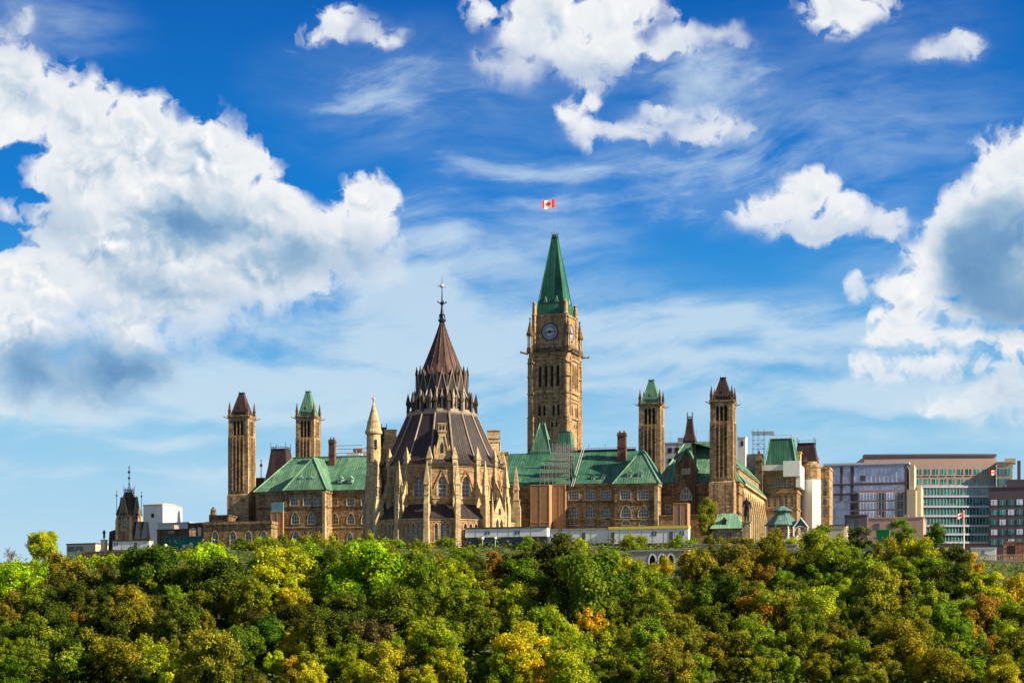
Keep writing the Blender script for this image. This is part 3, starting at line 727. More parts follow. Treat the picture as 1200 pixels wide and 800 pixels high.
# hoardings round the masonry repairs on the right wing
def hoard(label, pxa, pxb, pyt, v, depth, group, gz=GZ, m=M_PLY):
    u0 = CB.u(pxa, v); u1 = CB.u(pxb, v); T = Thing('hoarding', label, 'hoarding', CB, (u0 + u1) / 2, v, gz, group)
    h = (u1 - u0) / 2; z = T.Z(pyt); b = MB(); b.box(-h, h, 0, depth, 0, z)
    T.add('panel', b, m); c = MB(); c.box(-h - .08, h + .08, -.08, depth, z + .003, z + .22)
    n = max(2, int(2 * h / 2.4))
    for i in range(n + 1): xx = -h + 2 * h * i / n; c.box(xx - .05, xx + .05, -.07, -.003, 0, z)
    c.box(-h, h, -.075, -.006, z * .5, z * .5 + .12)
    T.add('batten', c, plain('hoarding_batten_' + str(len(bpy.data.objects)), (0.46, 0.29, 0.14), .8))
    return T
hoard('tall ochre hoarding right of the library, left one under the roof scaffold', 622, 643.5, 568.5, -5.5, 5, 'hoardings on the parliament wall')
hoard('tall ochre hoarding under the roof scaffold, next to the window rows', 648, 662.5, 568.5, -1.6, 1.5, 'hoardings on the parliament wall')
hoard('short bright ochre hoarding at the foot of the west pavilion', 789, 805.5, 590, -11, 5, 'hoardings on the parliament wall', GZ)
Th = hoard('beige hoarding with a blue top panel between left tower and bay', 317.5, 331.5, 600, -7, 4, 'hoardings on the parliament wall', GZ, M_PLY)
z = Th.Z(600); z2 = Th.Z(588); q = MB(); hh = (Th.X(331.5) - Th.X(317.5)) / 2; q.box(-hh, hh, .3, 2.5, z + .23, z2)
Th.add('blue_panel', q, plain('blue_tarpaulin', (0.13, 0.26, 0.30), .5))

# scaffold on the right wing's roof
T = Thing('scaffold', 'tube scaffold climbing the dark green roof below the turret roofs', 'scaffold', CB, CB.u(650, -1), -1, T.z0 + 0)
q = MB(); rng = random.Random(4)
xa, xb = T.X(633, 0), T.X(667, 0); z0, z1 = T.Z(568, 0, 0), T.Z(528, 0, 8)
nl = 7
for i in range(8):
    xx = xa + (xb - xa) * i / 7
    for k in range(4):
        yy = k * 3.2; top = z1 + .8
        if i < 3: top = z0 + (z1 - z0) * (.42 + .1 * i)
        q.bar((xx, yy, z0 - .5), (xx, yy, top + .6), .07, 5)
for j in range(nl):
    z = z0 + (z1 - z0) * j / (nl - 1)
    for k in range(4):
        xs_ = xa + (xb - xa) * (.0 if j < 3 else .3)
        q.bar((xs_, k * 3.2, z), (xb, k * 3.2, z), .07, 5); q.bar((xs_, k * 3.2, z + .9), (xb, k * 3.2, z + .9), .045, 5)
for _ in range(44):
    i = rng.randrange(3, 7) if _ > 12 else rng.randrange(3); xx = xa + (xb - xa) * i / 7; k = rng.randrange(4); zz = z0 + (z1 - z0) * rng.random() * (.85 if i > 2 else .35)
    q.bar((xx, k * 3.2, zz), (xx + (xb - xa) / 7, k * 3.2, zz + 1.9), .05, 5)
T.add('tubes', q, M_STEEL)
q = MB()
for j in range(nl - 1):
    z = z0 + (z1 - z0) * j / (nl - 1); k = j % 2 + (j > 3)
    q.box(xa + (xb - xa) * (.02 if j < 3 else .3), xb, k * 3.2, k * 3.2 + 1.3, z - .12, z - .06)
q.box(xb - .3, xb + .2, -.2, 9, z0 - 1, z0 - .8)
T.add('planks', q, plain('grey_planks', (0.2, 0.16, 0.13), .8))
q = MB(); q.bar((xb + .6, -.3, z0 - .6), (xb + 1.6, 11.5, z1 + 1.5), .12); q.bar((xb + 1.2, -.3, z0 - .6), (xb + 2.2, 11.5, z1 + 1.5), .12)
for i in range(20): t = i / 19; q.bar((xb + .6 + t, -.3 + 11.8 * t, z0 - .6 + (z1 - z0 + 2.1) * t), (xb + 1.2 + t, -.3 + 11.8 * t, z0 - .6 + (z1 - z0 + 2.1) * t), .05, 4)
T.add('ladder', q, M_STEEL)

# west pavilion ---------------------------------------------------------
T = Thing('parliament_pavilion', 'stone pavilion with pointed gable dormer, left of the tallest brown capped tower', 'building', CB, CB.u(815, 4), 4, GZ)
ops = [(783, 592, 601, 6.5, 'r', 2), (822.5, 592, 603, 6, 'p', 2)]
o, x0, x1, zt = wing(T, 'wall', 771, 866, 0, 30, 0, None, ops, courses=((567.5, .8, .28, M_STONE), (579, .45, .14, M_DARKST), (601.5, .6, .2, M_DARKST)), eave=565)
r = MB(); zr = T.Z(519, (x0 + x1) / 2, 13); xl, xr_ = T.X(801, 13), T.X(842, 13)
A0, A1, A2, A3 = (x0 - e, -e, zt), (x1 + e, -e, zt), (x1 + e, 30 + e, zt), (x0 + 14, 30 + e, zt); B0, B1 = (xl, 14, zr), (xr_, 14, zr)
r.poly([A0, A1, B1, B0]); r.poly([A1, A2, B1]); r.poly([A2, A3, B0, B1]); r.poly([A3, A0, B0]); r.poly([A3, A2, A1, A0])
T.add('roof', r, M_GREEN)
rb = MB(); rb.bar(A0, B0, .25); rb.bar(B0, B1, .25); T.add('roof_hip_roll', rb, M_PGREEN)
# gabled bay
ga, gb = T.X(793.5, -2), T.X(814.5, -2); gm = (ga + gb) / 2; gz_ = T.Z(549, gm, -2); gt = T.Z(527, gm, -2); mpp = .245
g = MB(); gops = []
zA, zB = T.Z(554.5, gm, -2), T.Z(541.5, gm, -2); gops.append((gm - ga, zA, 8 * mpp, min(zB, gz_ - .1) - zA, 'r'))
zC, zD = T.Z(585, gm, -2), T.Z(571.5, gm, -2); gops.append((gm - ga, zC, 13 * mpp, zD - zC, 'p'))
wall(g, (ga, -2), (gb, -2), 0, gz_, gops, 0, 1, .4)
g.poly([(ga, -2, gz_), (gb, -2, gz_), (gm, -2, gt)]); g.poly([(gb, -2, 0), (gb, 6, 0), (gb, 6, gz_), (gb, -2, gz_)]); g.poly([(ga, 6, 0), (ga, -2, 0), (ga, -2, gz_), (ga, 6, gz_)])
go = T.add('gabled_bay', g, [M_DARKST, M_PALE])
for i, op in enumerate(gops): window(T, (ga, -2), (gb, -2), op, WM, 2 if i == 0 else 4, 2, .33, .14, go, surround=.2)
r = MB()
for sg in (-1, 1): xx = gm + sg * (gb - ga) / 2; r.slab([(xx + sg * .4, -2.3, gz_ - .35), (xx + sg * .4, 12, gz_ - .35), (gm, 12, gt + .25), (gm, -2.3, gt + .25)], (0, 0, .3))
T.add('gable_roof', r, M_GREEN, go)
for sg in (-1, 1):
    q = MB(); pinnacle(q, gm + sg * (gb - ga) * .5, -2.1, gz_ - 4, .9, 4.5, 7.2); T.add('pinnacle', q, M_DARKST, go)
q = MB(); q.box(x0 + .2, T.X(840, -8), -8, -.05, 0, T.Z(604, 0, -8)); q.box(x0, T.X(840, -8) + .2, -8.2, -.04, T.Z(604, 0, -8) + .003, T.Z(602.5, 0, -8)); T.add('low_annex', q, M_STONE)

# chamber running back along the sunny west side ---------------------------
T = Thing('parliament_chamber', 'sunlit buttressed chamber block with two tier green roof, right of the tallest brown capped tower', 'building', CB, CB.u(862, 12), 12, GZ)
x1 = T.X(865, 0) + 1.5; D_ = 52
def zr_(py): return T.Z(py, x1, 0)
za, zb_, zc_, zd_, ze_ = zr_(565.5), zr_(556), zr_(550.5), zr_(548), zr_(525)
aw = MB(); aops = [(2.6 + i * 5.2, 3.5, 2.6, za - 6.5, 'p') for i in range(10)]
wall(aw, (x1, 0), (x1, D_), 0, za, aops, 0, 1, .5); aw.poly([(x1 - 22, 0, 0), (x1, 0, 0), (x1, 0, za), (x1 - 22, 0, za)]); aw.poly([(x1, D_, 0), (x1 - 22, D_, 0), (x1 - 22, D_, za), (x1, D_, za)])
wo = T.add('wall', aw, [M_PALE, M_PALE])
for op in aops: window(T, (x1, 0), (x1, D_), op, WM, 2, 4, .42, .14, wo)
for i in range(11):
    q = MB(); y = i * 5.2; q.box(x1 + .005, x1 + 1.3, y - .5, y + .5, 0, za * .62); q.frus(x1 + .006, x1 + 1.3, y - .5, y + .5, za * .62 + .003, x1 + .006, x1 + .25, y - .5, y + .5, za * .9)
    T.add('buttress', q, M_PALE, wo)
q = MB(); q.slab([(x1 + .9, -.4, za - .1), (x1 + .9, D_ + .4, za - .1), (x1 - 1.2, D_ + .4, zb_), (x1 - 1.2, -.4, zb_)], (-.2, 0, .1)); q.box(x1 + .02, x1 + .8, -.3, D_ + .3, za - .7, za - .12, 1); T.add('aisle_roof', q, [M_GREEN, M_PALE])
q = MB(); cops = [(1.7 + i * 2.6, zb_ + .15, 1.7, zc_ - zb_ + .1, 'r') for i in range(19)]
wall(q, (x1 - 1.3, 0), (x1 - 1.3, D_), zb_ - 1, zd_, cops, 0, 0, .3); q.poly([(x1 - 20, 0, zb_ - 1), (x1 - 1.3, 0, zb_ - 1), (x1 - 1.3, 0, zd_), (x1 - 20, 0, zd_)])
q.box(x1 - 1.28, x1 - .9, -.2, D_, zd_ - .25, zd_ - .02)
co = T.add('clerestory', q, [M_PALE])
for op in cops: window(T, (x1 - 1.3, 0), (x1 - 1.3, D_), op, [M_FRAME, M_GLASS], 2, 1, .25, .1, co)
q = MB()
q.slab([(x1 - .7, -.4, zd_), (x1 - .7, D_, zd_), (x1 - 5.2, D_, ze_ - 1), (x1 - 5.2, -.4, ze_ - 1)], (-.2, 0, .15)); q.slab([(x1 - 5.2, -.4, ze_ - .9), (x1 - 5.2, D_, ze_ - .9), (x1 - 15, D_, ze_ + 2), (x1 - 15, -.4, ze_ + 2)], (0, 0, .15))
q.box(x1 - 15.3, x1 - 14.9, -.35, D_, zd_ - 1, ze_ + 1.98); q.box(x1 - 15, x1 - 1.6, D_ - .4, D_ - .1, zd_ - 1, ze_ - 1.2)
T.add('roof', q, M_GREEN)

# low lawn-side range at the far left -----------------------------------
T = Thing('parliament_range', 'low plain stone range with arched windows at the foot of the left brown capped tower', 'building', CB, CB.u(290, -12), -12, GZ)
ops = [(px, 622, 637, 7.5, 'p', 2) for px in (252, 273, 291, 309)]
o, x0, x1, zt = wing(T, 'wall', 238.5, 318, 0, 11.9, 0, None, ops, courses=((612.5, .8, .25, M_STONE), (619, .3, .12, M_DARKST)), eave=611.5)
q = MB(); q.box(x0 + .4, x1, .4, 11.8, zt + .004, zt + .3); T.add('roof', q, M_SLATE)
q = MB(); ua, ub = T.X(249, 4), T.X(268, 4); q.box(ua, ub, 4, 11.5, zt + .3, T.Z(604.5, ua, 4)); q.box(ua - .2, ub + .2, 3.8, 11.7, T.Z(604.5, ua, 4) + .003, T.Z(603.3, ua, 4)); T.add('upper_storey', q, M_DARKST)

# dark turret roof and pale blocks far behind the west pavilion
fb = Frame(CB.world(60, 120)[0], CB.world(60, 120)[1], 14)
def far_tower(label, pxl, pxr, pyb, pyt, m, wallm, gz=30, flare=.5, name='mansard_tower'):
    u0, s = fb.side(pxl, pxr, 0); T = Thing(name, label, 'building', fb, u0 + s / 2, s / 2, gz); h = s / 2
    zb, zt = T.Z(pyb, 0, -h), T.Z(pyt, 0, -h)
    b = MB(); b.box(-h, h, -h, h, 0, zb)
    for k in (-.5, 0, .5):
        for zz in (zb - 3, zb - 7): b.box(k * h - h * .12, k * h + h * .12, -h - .05, -h + .1, zz, zz + 1.8)
    T.add('wall', b, wallm)
    r = MB(); r.ring([(zb + .003, h * 1.06), (zb + .4, h * 1.06), (zb + (zt - zb) * .35, h * (.72 if flare < .6 else .9)), (zt, h * flare), (zt + .3, h * (flare + .05))], 4, 0, 0, 0, 0, sq=True)
    T.add('roof', r, m)
    c = MB(); d = h * flare
    for i in range(4):
        n0 = len(c.v); c.bar((-d, -d, zt + .2), (-d, -d, zt + 2.6), .1, 4); c.bar((-d, -d, zt + .9), (d, -d, zt + .9), .08, 4)
        for k in range(1, 6): c.bar((-d + 2 * d * k / 6, -d, zt + .2), (-d + 2 * d * k / 6, -d, zt + 1.3), .05, 4)
        c.rotz(i * math.pi / 2, n0)
    T.add('iron_cresting', c, M_DARK); return T
far_tower('small dark turret with steep brown roof behind the west pavilion ridge', 800.5, 816.5, 517, 491, M_BROWN, M_DARKST, flare=.42)
far_tower('brown mansard roof with iron cresting between the two left pavilion towers', 312, 346, 560, 526, M_BROWN, M_DARKST, 30, .68)
def far_block(name, label, cat, pxa, pxb, pyt, pyb, v, d, m, fr=fb, trim=None):
    u0, u1 = fr.u(pxa, v), fr.u(pxb, v); zb = fr.z(pyb, u0, v); T = Thing(name, label, cat, fr, (u0 + u1) / 2, v, zb); h = (u1 - u0) / 2; z = T.Z(pyt)
    b = MB(); b.box(-h, h, 0, d, 0, z); T.add('wall', b, m)
    c = MB(); c.box(-h - .15, h + .15, -.15, d + .15, z + .003, z + .45); T.add('roof_edge', c, trim or m)
    return T, h, z
T, h, z = far_block('city_block', 'pale grey city block seen through the gap beside the dark turret', 'building', 779, 832, 519, 640, 60, 30, plain('pale_grey_wall', (0.45, 0.43, 0.42), .8))
for i in range(6):
    for j in range(2): q = MB(); q.box(-h + 2 + i * (2 * h - 4) / 5 - .8, -h + 2 + i * (2 * h - 4) / 5 + .8, -.06, -.002, z - 3.5 - j * 4, z - 1.6 - j * 4); T.add('window', q, M_GLASS)
q = MB()
for k in (-.8, -.2, .35, .9): q.bar((k * h, 3, z), (k * h, 3, z + 5), .1, 4)
q.box(-h * .5, -h * .2, 4, 9, z + .5, z + 2.6); T.add('rooftop_plant', q, M_GREY)
T, h, z = far_block('stone_stack', 'white painted rooftop block right of the tallest brown capped tower', 'rooftop block', 864, 873.5, 513, 548, 10, 5, M_WRAP)
q = MB(); q.box(-h * .1, h * .5, -.08, 0, z - 2.8, z - 1.0); T.add('opening', q, M_DARK)
# construction deck with white and red gear behind the left wing
T, h, z = far_block('construction_deck', 'construction deck with white sheds behind the left green roof', 'platform', 394, 441, 535, 560, 20, 20, M_GREY)
q = MB()
for i in range(7): xx = -h + 2 * h * i / 6; q.bar((xx, 0, z), (xx, 0, z + 4.4), .1, 4)
for k in (1.5, 3, 4.3): q.bar((-h, 0, z + k), (h * (1 if k < 4 else .3), 0, z + k), .1, 4)
T.add('scaffold_tube', q, M_STEEL)
q = MB(); q.box(-h * .5, h * .1, 1, 5, z + .5, z + 1.5); q.box(h * .3, h * .98, 1, 5, z + .5, z + 1.9); T.add('shed', q, M_WHITE)
q = MB(); q.box(-h * .2, h * .25, 1, 4, z + 1.9, z + 3.0); q.box(h * .5, h * .9, 2, 4, z + 2.0, z + 3.0); T.add('shed_roof', q, M_PINK)

# ------------------------------------------------------------------ Peace tower
PT = Frame(CB.world(4, 62)[0], CB.world(4, 62)[1], 19.0)
u0, s = PT.side(618.6, 681.8, 0); h = s / 2
T = Thing('clock_tower', 'tall stone clock tower with green spire rising behind the dark green roof', 'tower', PT, u0 + h, h, GZ)
Z = lambda py: T.Z(py, 0, -h)
mpp = PT.world(T.u0, T.v0 - h)[1] / F
q = h - .55; w = MB(); S_ = 2 * q
px_u = lambda px: T.X(px, -h) + q
zt = Z(412)
ops = [(q + k * S_ * .155, Z(452.5), S_ * .075, Z(427.5) - Z(452.5), 'p') for k in (-1.5, -.5, .5, 1.5)]
ops += [(q + k * S_, Z(488), S_ * .062, Z(474) - Z(488), 'p') for k in (-.245, -.125, .125, .245)]
ops += [(q + k * S_, Z(500), S_ * .05, Z(493.5) - Z(500), 'p') for k in (.08, .2)]
P4 = [(-q, -q), (q, -q), (q, q), (-q, q)]
for i in range(4): wall(w, P4[i], P4[(i + 1) % 4], 0, zt, ops, 0, 0, .8)
for i in range(4):
    n0 = len(w.v)
    for py, hh, pr in ((460, .9, .5), (466, .45, .3), (489.5, .8, .45), (421, .6, .4), (470, .4, .25), (457, .4, .3), (525, .5, .3)):
        w.box(-q + .02, q - .02, -q - pr, -q + .02, Z(py), Z(py) + hh)
    for k in (-.31, .31): w.box(k * S_ - .35, k * S_ + .35, -q - .3, -q + .03, Z(540), Z(421))
    for k in (-2, -1, 0, 1, 2): w.box(k * S_ * .155 - .16, k * S_ * .155 + .16, -q - .22, -q + .025, Z(456), Z(425))
    for k in (-.38, .38): w.box(k * S_ - .22, k * S_ + .22, -q - .15, -q + .021, Z(540), Z(490))
    for k in range(15): w.box(-q + .8 + k * (S_ - 1.6) / 14 - .2, -q + .8 + k * (S_ - 1.6) / 14 + .2, -q - .25, -q + .022, Z(417), Z(417) + .8)
    w.rotz(i * math.pi / 2, n0)
T.add('tower_shaft', w, M_STONE2)
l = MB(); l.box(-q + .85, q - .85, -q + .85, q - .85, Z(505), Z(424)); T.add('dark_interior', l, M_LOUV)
for sx_, sy_ in ((-1, -1), (1, -1), (1, 1), (-1, 1)):
    c = MB(); e_ = h - 1.25
    c.ring([(0, 1.75), (Z(489), 1.75), (Z(487), 1.55), (Z(462), 1.55), (Z(460), 1.4), (Z(412), 1.3)], 8, math.pi / 8, sx_ * e_, sy_ * e_)
    for py in (489, 461, 441, 425): c.ring([(Z(py), 1.85), (Z(py) + .4, 1.85)], 8, math.pi / 8, sx_ * e_, sy_ * e_)
    for a in (0, 1): c.box(sx_ * e_ - (1.62 if a else .35), sx_ * e_ + (1.62 if a else .35), sy_ * e_ - (.35 if a else 1.62), sy_ * e_ + (.35 if a else 1.62), Z(540), Z(418))
    T.add('corner_turret', c, M_STONE2)
    # free standing pinnacle with open colonnette stage
    p = MB(); ex = h - .55; X_, Y_ = sx_ * ex, sy_ * ex
    p.ring([(Z(412), 1.15), (Z(406), 1.05)], 8, math.pi / 8, X_, Y_)
    for a in range(6): an = a * math.pi / 3; p.bar((X_ + .72 * math.cos(an), Y_ + .72 * math.sin(an), Z(406)), (X_ + .72 * math.cos(an), Y_ + .72 * math.sin(an), Z(392)), .15, 6, 1)
    p.ring([(Z(392), 1.15), (Z(389), 1.2), (Z(388), .98), (Z(373.5), .12), (Z(372.8), .3), (Z(371.5), .3), (Z(369.8), .04)], 8, math.pi / 8, X_, Y_)
    p.bar((X_, Y_, Z(406)), (X_, Y_, Z(392)), .3, 6, 0)
    T.add('pinnacle', p, [M_DARKST, M_PALE])
    gq = MB(); gq.bar((sx_ * h, sy_ * h, Z(413.2)), (sx_ * (h + 1.7), sy_ * (h + 1.7), Z(412.4)), .4, 6, 0, .22); gq.ball((sx_ * (h + 1.75), sy_ * (h + 1.75), Z(412)), .36)
    T.add('gargoyle', gq, M_DARKST)
c = MB(); c.box(-h - .1, h + .1, -h - .1, h + .1, zt + .003, zt + .5); c.box(-h + .3, h - .3, -h + .3, h - .3, zt + .503, Z(408.5))
for i in range(4):
    n0 = len(c.v)
    for k in range(12): c.box(-h * .72 + k * h * .131 - .2, -h * .72 + k * h * .131 + .2, -h + .1, -h + .29, Z(411), Z(406.5))
    c.rotz(i * math.pi / 2, n0)
T.add('balcony', c, M_DARKST)
k_ = (Z(412) - Z(408.5)); ch = 5.45; zc1 = Z(367)
b = MB(); b.box(-ch, ch, -ch, ch, Z(408.6), zc1)
for i in range(4):
    n0 = len(b.v)
    b.box(-ch * .78, ch * .78, -ch - .2, -ch + .01, Z(402.5), Z(401.3))
    for k in range(11): b.box(-ch * .75 + k * ch * .15 - .14, -ch * .75 + k * ch * .15 + .14, -ch - .22, -ch + .012, Z(401.2), Z(399.2), 1)
    for k in (-.5, -.17, .17, .5): b.ring([(-ch - .3, .38), (-ch + .02, .38)], 6, 0, 0, 0, 1); m0 = len(b.v) - 12; b.v[m0:] = [(x + k * ch, z, y + Z(405.4)) for x, y, z in b.v[m0:]]
    b.box(-ch - .05, ch + .05, -ch - .25, -ch + .013, Z(369.5), zc1 - .01)
    b.rotz(i * math.pi / 2, n0)
co = T.add('clock_stage', b, [M_STONE2, M_CONC])
for sx_, sy_ in ((-1, -1), (1, -1), (1, 1), (-1, 1)):
    p = MB(); p.ring([(Z(408.4), .95), (Z(368), .85), (Z(367), 1.0), (Z(366), .75), (Z(354), .6), (Z(353), .75), (Z(351.5), .3)], 8, math.pi / 8, sx_ * (ch - .15), sy_ * (ch - .15)); T.add('stage_turret', p, M_STONE2, co)
# clock faces
def clock(i):
    b = MB(); R_ = 2.75; zc = Z(387.8); NS = 40
    def disc(r0, r1, t, m, n=NS, a0=0, a1=2 * math.pi):
        for j in range(n):
            p, q_ = a0 + (a1 - a0) * j / n, a0 + (a1 - a0) * (j + 1) / n
            b.poly([(r0 * math.sin(p), t, r0 * math.cos(p)), (r1 * math.sin(p), t, r1 * math.cos(p)), (r1 * math.sin(q_), t, r1 * math.cos(q_)), (r0 * math.sin(q_), t, r0 * math.cos(q_))], m)
    disc(.01, R_, -.02, 0); disc(2.65, 2.95, -.12, 1); disc(.6, 1.5, -.05, 2); disc(.0, .25, -.2, 1, 12)
    for k in range(12):
        a = math.pi / 6 * k; d = .2
        for off in ((-.24, .24) if k % 3 else (-.3, 0, .3)):
            pts = [(off - .09, 1.7), (off + .09, 1.7), (off * 1.25 + .11, 2.5), (off * 1.25 - .11, 2.5)]
            b.poly([(x * math.cos(a) + y * math.sin(a), -.06, y * math.cos(a) - x * math.sin(a)) for x, y in pts], 2)
    for ang, ln, wd in ((R(88), 2.4, .17), (R(262), 1.6, .24)):       # hands
        pts = [(-wd, -.5), (wd, -.5), (wd * .5, ln), (-wd * .5, ln)]
        b.poly([(x * math.cos(ang) + y * math.sin(ang), -.16, y * math.cos(ang) - x * math.sin(ang)) for x, y in pts], 1)
    b.move(0, -ch - .02, zc); b.rotz(i * math.pi / 2)
    T.add('clock_face', b, [plain('clock_dial_%d' % i, (0.15, 0.15, 0.18), .4), M_DARK, plain('pale_numerals_%d' % i, (0.42, 0.42, 0.45), .5)], co)
for i in range(4): clock(i)
r = MB(); zt2 = Z(274.5); b0 = ch - .45
r.ring([(zc1 + .01, b0), (Z(360), b0 * .94), (Z(347), b0 * .78), (zt2 + 1, .8), (zt2, .8)], 4, 0, 0, 0, 0, sq=True)
for sx_ in (-1, 1):
    for sy_ in (-1, 1): r.bar((sx_ * b0 * .94, sy_ * b0 * .94, Z(360)), (sx_ * .8, sy_ * .8, zt2), .16, 5)
ro = T.add('spire_roof', r, M_SPIRE)
for i in range(4):
    for k in (-.38, .38):
        d = MB(); y = -b0 * .86; z = Z(359)
        d.box(k * b0 - .5, k * b0 + .5, y, y + 2.2, z, z + 2.0, 0); d.slab([(k * b0 - .65, y - .1, z + 2.0), (k * b0 + .65, y - .1, z + 2.0), (k * b0, y - .1, z + 3.8)], (0, 2.3, 0), 0)
        d.box(k * b0 - .28, k * b0 + .28, y - .05, y - .005, z + .2, z + 2.1, 1)
        d.rotz(i * math.pi / 2); T.add('lucarne', d, [M_PGREEN, M_DARK], ro)
f = MB(); f.box(-1.0, 1.0, -1.0, 1.0, zt2 + .003, zt2 + .25)
for a in range(8): an = a * math.pi / 4; f.bar((.95 * math.cos(an), .95 * math.sin(an), zt2 + .2), (1.1 * math.cos(an), 1.1 * math.sin(an), zt2 + 1.9), .07, 4); f.bar((1.05 * math.cos(an), 1.05 * math.sin(an), zt2 + 1.1), (1.05 * math.cos(an + math.pi / 4), 1.05 * math.sin(an + math.pi / 4), zt2 + 1.1), .06, 4)
T.add('iron_crown', f, M_DARK, ro)
f = MB(); ztop = Z(232.5); f.bar((0, 0, zt2 + .2), (0, 0, ztop), .1, 6, 0, .06); f.ball((0, 0, ztop + .12), .2); T.add('flagpole', f, plain('pale_pole', (0.25, 0.33, 0.42), .4), ro)

LEAF = [(0, .95), (.13, .68), (.33, .8), (.27, .35), (.52, .52), (.6, .38), (.86, .42), (.76, .18), (.9, .05), (.5, -.28), (.55, -.45), (.06, -.38), (.06, -.9)]
LEAF = LEAF + [(-x, y) for x, y in reversed(LEAF) if x > 0]
def flag(label, x, y, z, w, hh, dirx, diry, wave=.35, ph=0.0, droop=.0):
    """red-white-red cloth with a red leaf; hoist at (x,y,z), flies along (dirx,diry)"""
    e = bpy.data.objects.new('flag', None); COL.objects.link(e); e.location = (x, y, z); tag(e, label, 'flag')
    px_, py_ = -diry, dirx
    def P_(s, t, off=0):
        d = wave * math.sin(s / w * 7 + ph) * (.25 + .75 * s / w) + off
        return (dirx * s + px_ * d, diry * s + py_ * d, t - hh / 2 - droop * (s / w) ** 1.4 + .12 * math.sin(s / w * 5 + ph))
    N = 16
    for nm, a, b_, m in (('red_band', 0, 4, M_RED), ('white_band', 4, 12, M_FWHITE), ('red_band', 12, 16, M_RED)):
        q = MB()
        for i in range(a, b_):
            s0, s1 = w * i / N, w * (i + 1) / N
            for off in (-.015, .015): q.poly([P_(s0, 0, off), P_(s1, 0, off), P_(s1, hh, off), P_(s0, hh, off)])
        o = q.build(nm, m, e)
    q = MB(); sc_ = hh * .40
    for off in (-.03, .03):
        c = P_(w / 2, hh / 2, off); pts = [P_(w / 2 + lx * sc_, hh / 2 + ly * sc_, off) for lx, ly in LEAF]
        for i in range(len(pts)): q.poly([c, pts[i], pts[(i + 1) % len(pts)]])
    q.build('maple_leaf', M_RED, e); return e
X, Y = PT.world(T.u0, T.v0); zf = T.z0 + T.Z(239.2)
flag('small red and white flag flying above the green spire of the clock tower', X - .1, Y, zf, 16.5 * Y / F, 10 * Y / F, -.95, -.31, .85, .9, .5)

# ------------------------------------------------------------------ round library
LB = Frame((518 - 600) / F * 566, 566, -2.0)
T = Thing('library', 'round stone library with flying buttresses, dark slate roof and red brown spire', 'building', LB, 0, 0, GZ)
def pol(r, a, z=None):
    x, y = r * math.sin(R(a)), -r * math.cos(R(a)); return (x, y) if z is None else (x, y, z)
Zc = lambda py: T.Z(py, 0, 0)                 # heights read on the silhouette
Zf = lambda py, r: T.Z(py, 0, -r)             # heights read on the front
C16 = 1 / math.cos(R(11.25))
RW, RD, RT, RL = 20.0, 16.7, 9.4, 6.9
PX = 1.4      # outward shift of the outer piers
VIS = [22.5 * i for i in range(-5, 6)]; ALL = [22.5 * i for i in range(16)]
z_le = Zf(606.5, RW); z_lr = Zf(590, RD); z_de = Zf(543, RD); z_rt = Zc(488); z_base = Zf(634, RW)
# outer ring wall with groups of three lancets
w = MB(); wins = []
for a in ALL:
    A, B = pol(RW * C16, a - 11.25), pol(RW * C16, a + 11.25); L = math.dist(A, B)
    ops = [(L / 2 + k * 1.55, z_base + .3, .95, Zf(612.5, RW) - z_base - .3, 'p') for k in (-1, 0, 1)] if -100 < (a + 180) % 360 - 180 < 100 else []
    wall(w, A, B, 0, z_le, ops, 0, 1, .45); wins += [(A, B, o) for o in ops]
lw = T.add('lower_wall', w, [M_PINK, M_PALE])
for A, B, o in wins: window(T, A, B, o, WM, 1, 3, .38, .12, lw, surround=.2)
q = MB()
for zz, r_, h_ in ((z_le - .45, RW + .22, .45), (z_base - .4, RW + .25, .35), (Zf(611, RW), RW + .1, .25)): q.ring([(zz, r_ * C16), (zz + h_, r_ * C16)], 16, R(11.25 - 90), 0, 0, 0)
T.add('string_course', q, M_PALE, lw)
q = MB(); q.ring([(z_le + .003, (RW + .45) * C16), (z_le + .25, (RW + .45) * C16), (z_lr, RD * C16)], 16, R(11.25 - 90)); T.add('lower_roof', q, M_SLATE)
# drum with one tall pointed window per side
w = MB(); wins = []
for a in ALL:
    A, B = pol(RD * C16, a - 11.25), pol(RD * C16, a + 11.25); L = math.dist(A, B)
    vis = -100 < (a + 180) % 360 - 180 < 100
    ops = [(L / 2, Zf(582, RD), 2.3, Zf(557, RD) - Zf(582, RD), 'p')] if vis else []
    wall(w, A, B, z_lr - 1, z_de, ops, 0, 1, .6); wins += [(A, B, o) for o in ops]
dw = T.add('drum_wall', w, [M_STONE2, M_PALE])
for A, B, o in wins: window(T, A, B, o, WM, 2, 5, .5, .15, dw, surround=.42)
q = MB()
for zz, r_, h_ in ((z_de - .7, RD + .2, .35), (z_de - .35, RD + .4, .35), (Zf(584, RD), RD + .15, .3)): q.ring([(zz, r_ * C16), (zz + h_, r_ * C16)], 16, R(11.25 - 90))
T.add('string_course', q, M_PALE, dw)
for a in ALL:                                   # pointed hood moulds
    if not -100 < (a + 180) % 360 - 180 < 100: continue
    A, B = pol(RD * C16, a - 11.25), pol(RD * C16, a + 11.25); q = MB()
    n = Vector((math.sin(R(a)), -math.cos(R(a)), 0)); t = Vector((math.cos(R(a)), math.sin(R(a)), 0)); c = n * (RD + .1)
    zs_, zt_ = Zf(571, RD), Zf(550.5, RD)
    for sg in (-1, 1): q.bar(c + t * sg * 2.25 + Vector((0, 0, zs_)), c + Vector((0, 0, zt_)), .24, 5)
    T.add('hood_mould', q, M_PINK, dw)
